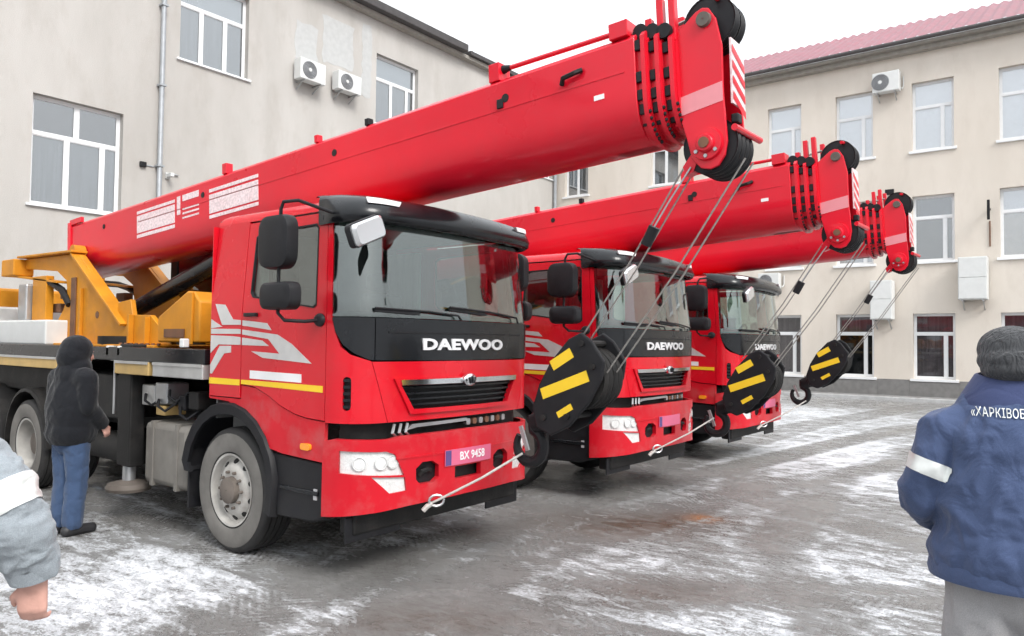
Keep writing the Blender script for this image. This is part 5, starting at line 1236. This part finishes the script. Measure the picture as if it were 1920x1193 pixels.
js = [('e',(0,-.01,1.12),(.33,.21,.44)), ('c',(-.20,-.01,1.45),(.20,-.01,1.45),.098,.098), ('c',(0,0,1.48),(0,.01,1.60),.11,.085),
  ('c',(.22,-.01,1.46),(.375,-.015,1.335),.110,.098), ('c',(.375,-.015,1.335),(.440,-.01,1.225),.098,.086), ('c',(.440,-.01,1.225),(.462,.033,1.115),.086,.066), ('c',(-.22,-.01,1.45),(-.33,0,1.2),.10,.085), ('c',(-.33,0,1.2),(-.33,.07,1.03),.083,.065)]
jk3 = blob('jacket', js, M['grey_jacket'], p3, .008, 3, .0085, 11.0, (.75,.75,1.7), [((0,0,.78),(0,0,-1)),((0,.02,1.66),(0,-.35,1)),((.462,.036,1.085),(.1,.2,-1))], 5.)
mb = MB(); mb.cyl((.458,.030,1.118),(.463,.037,1.078),.071,.062,26,False); mb.build('cuff', M['grey_jacket'], p3, 60)
a, b_ = Vector((.372,-.014,1.340)), Vector((.416,-.013,1.270)); sleeve_band(jk3, a, b_, jk3)
tr_ = [('c',(0,0,.97),(0,0,.90),.19,.17)]
for sg in (-1, 1): tr_ += [('c',(sg*.098,0,.92),(sg*.12,-.01,.55),.125,.105), ('c',(sg*.12,-.01,.55),(sg*.13,-.03,.12),.10,.092)]
blob('trousers', tr_, M['grey_trousers'], p3, .014, 4, .008, 6, cut=[((0,0,.96),(0,0,1)),((0,0,.06),(0,0,-1))])
for sg in (-1, 1): blob('shoe', [('c',(sg*.13,-.06,.055),(sg*.145,.13,.045),.055,.048), ('c',(sg*.13,-.04,.06),(sg*.13,-.03,.13),.055,.055)], M['shoe'], p3, .012, 3, 0, cut=[((0,0,.003),(0,0,-1))])
blob('hair', [('e',(0,.018,1.745),(.092,.108,.088)), ('e',(0,-.01,1.70),(.088,.090,.08))], M['hair'], p3, .008, 2, .003, 25., cut=[((0,.02,1.68),(0,.6,-1))])

# --- figure in the dark hooded coat beside the nearest truck -------------------------------------
fd = (rt0*.45+fw0*.9).normalized(); TH2 = math.atan2(-fd.x, fd.y)
p2 = tag(empty('person', (-7.30, 2.94, 0), TH2), 'person in dark hooded coat and blue jeans standing behind the nearest cab', 'person')
bs = []
face(bs, (0,.075,1.635), (0,1,-.25))
bs += [('c',(0,.0,1.44),(0,.045,1.58),.062,.056), ('c',(-.10,0,1.38),(.10,0,1.38),.07,.07), ('c',(0,0,.98),(0,0,1.36),.12,.12)]
for sg in (-1, 1):
    bs += [('c',(sg*.075,0,.92),(sg*.085,.01,.50),.09,.065), ('c',(sg*.085,.01,.5),(sg*.085,-.02,.09),.06,.042), ('c',(sg*.17,0,1.40),(sg*.21,-.0,1.15),.050,.044), ('c',(sg*.21,-.0,1.15),(sg*.17,.19,.98),.042,.032)]
    hand(bs, (sg*.168,.20,.97), (-sg*.1,.45,-.9), (-sg*.9,.1,0), (-sg*.2,.9,.3))
blob('body', bs, M['skin'], p2, .010, 3); eyes(p2, (0,.075,1.635), (0,1,-.25))
js = [('e',(0,0,1.12),(.235,.20,.38)), ('e',(0,0,.93),(.225,.20,.18)), ('c',(-.165,0,1.40),(.165,0,1.40),.105,.105), ('c',(0,-.01,1.43),(0,.02,1.52),.14,.13)]
for sg in (-1, 1): js += [('c',(sg*.20,0,1.40),(sg*.225,-.0,1.16),.090,.080), ('c',(sg*.225,-.0,1.16),(sg*.175,.17,1.0),.076,.060)]
blob('coat', js, M['black_coat'], p2, .012, 7, .007, 5.5, (1.2,1.2,.7), [((0,0,.82),(0,0,-1))], 7.)
hs_ = [('e',(0,.025,1.665),(.128,.14,.135)), ('e',(0,-.005,1.60),(.130,.135,.15)), ('c',(-.05,.02,1.50),(.05,.02,1.50),.11,.11)]
blob('hood', hs_, M['black_coat'], p2, .010, 5, .003, 8, cut=[((0,.14,1.6),(0,1,.05))])
tr_ = [('c',(0,0,.93),(0,0,.86),.165,.15)]
for sg in (-1, 1): tr_ += [('c',(sg*.078,0,.88),(sg*.086,.01,.50),.108,.088), ('c',(sg*.086,.01,.50),(sg*.086,-.02,.12),.086,.080)]
blob('jeans', tr_, M['jeans'], p2, .012, 4, .009, 7, (1.3,1.3,.8), [((0,0,.94),(0,0,1)),((0,0,.07),(0,0,-1))], 2.)
for sg in (-1, 1): blob('shoe', [('c',(sg*.088,-.07,.05),(sg*.105,.15,.042),.052,.046), ('c',(sg*.088,-.04,.06),(sg*.088,-.03,.12),.05,.05)], M['shoe'], p2, .011, 3, 0, cut=[((0,0,.003),(0,0,-1))])
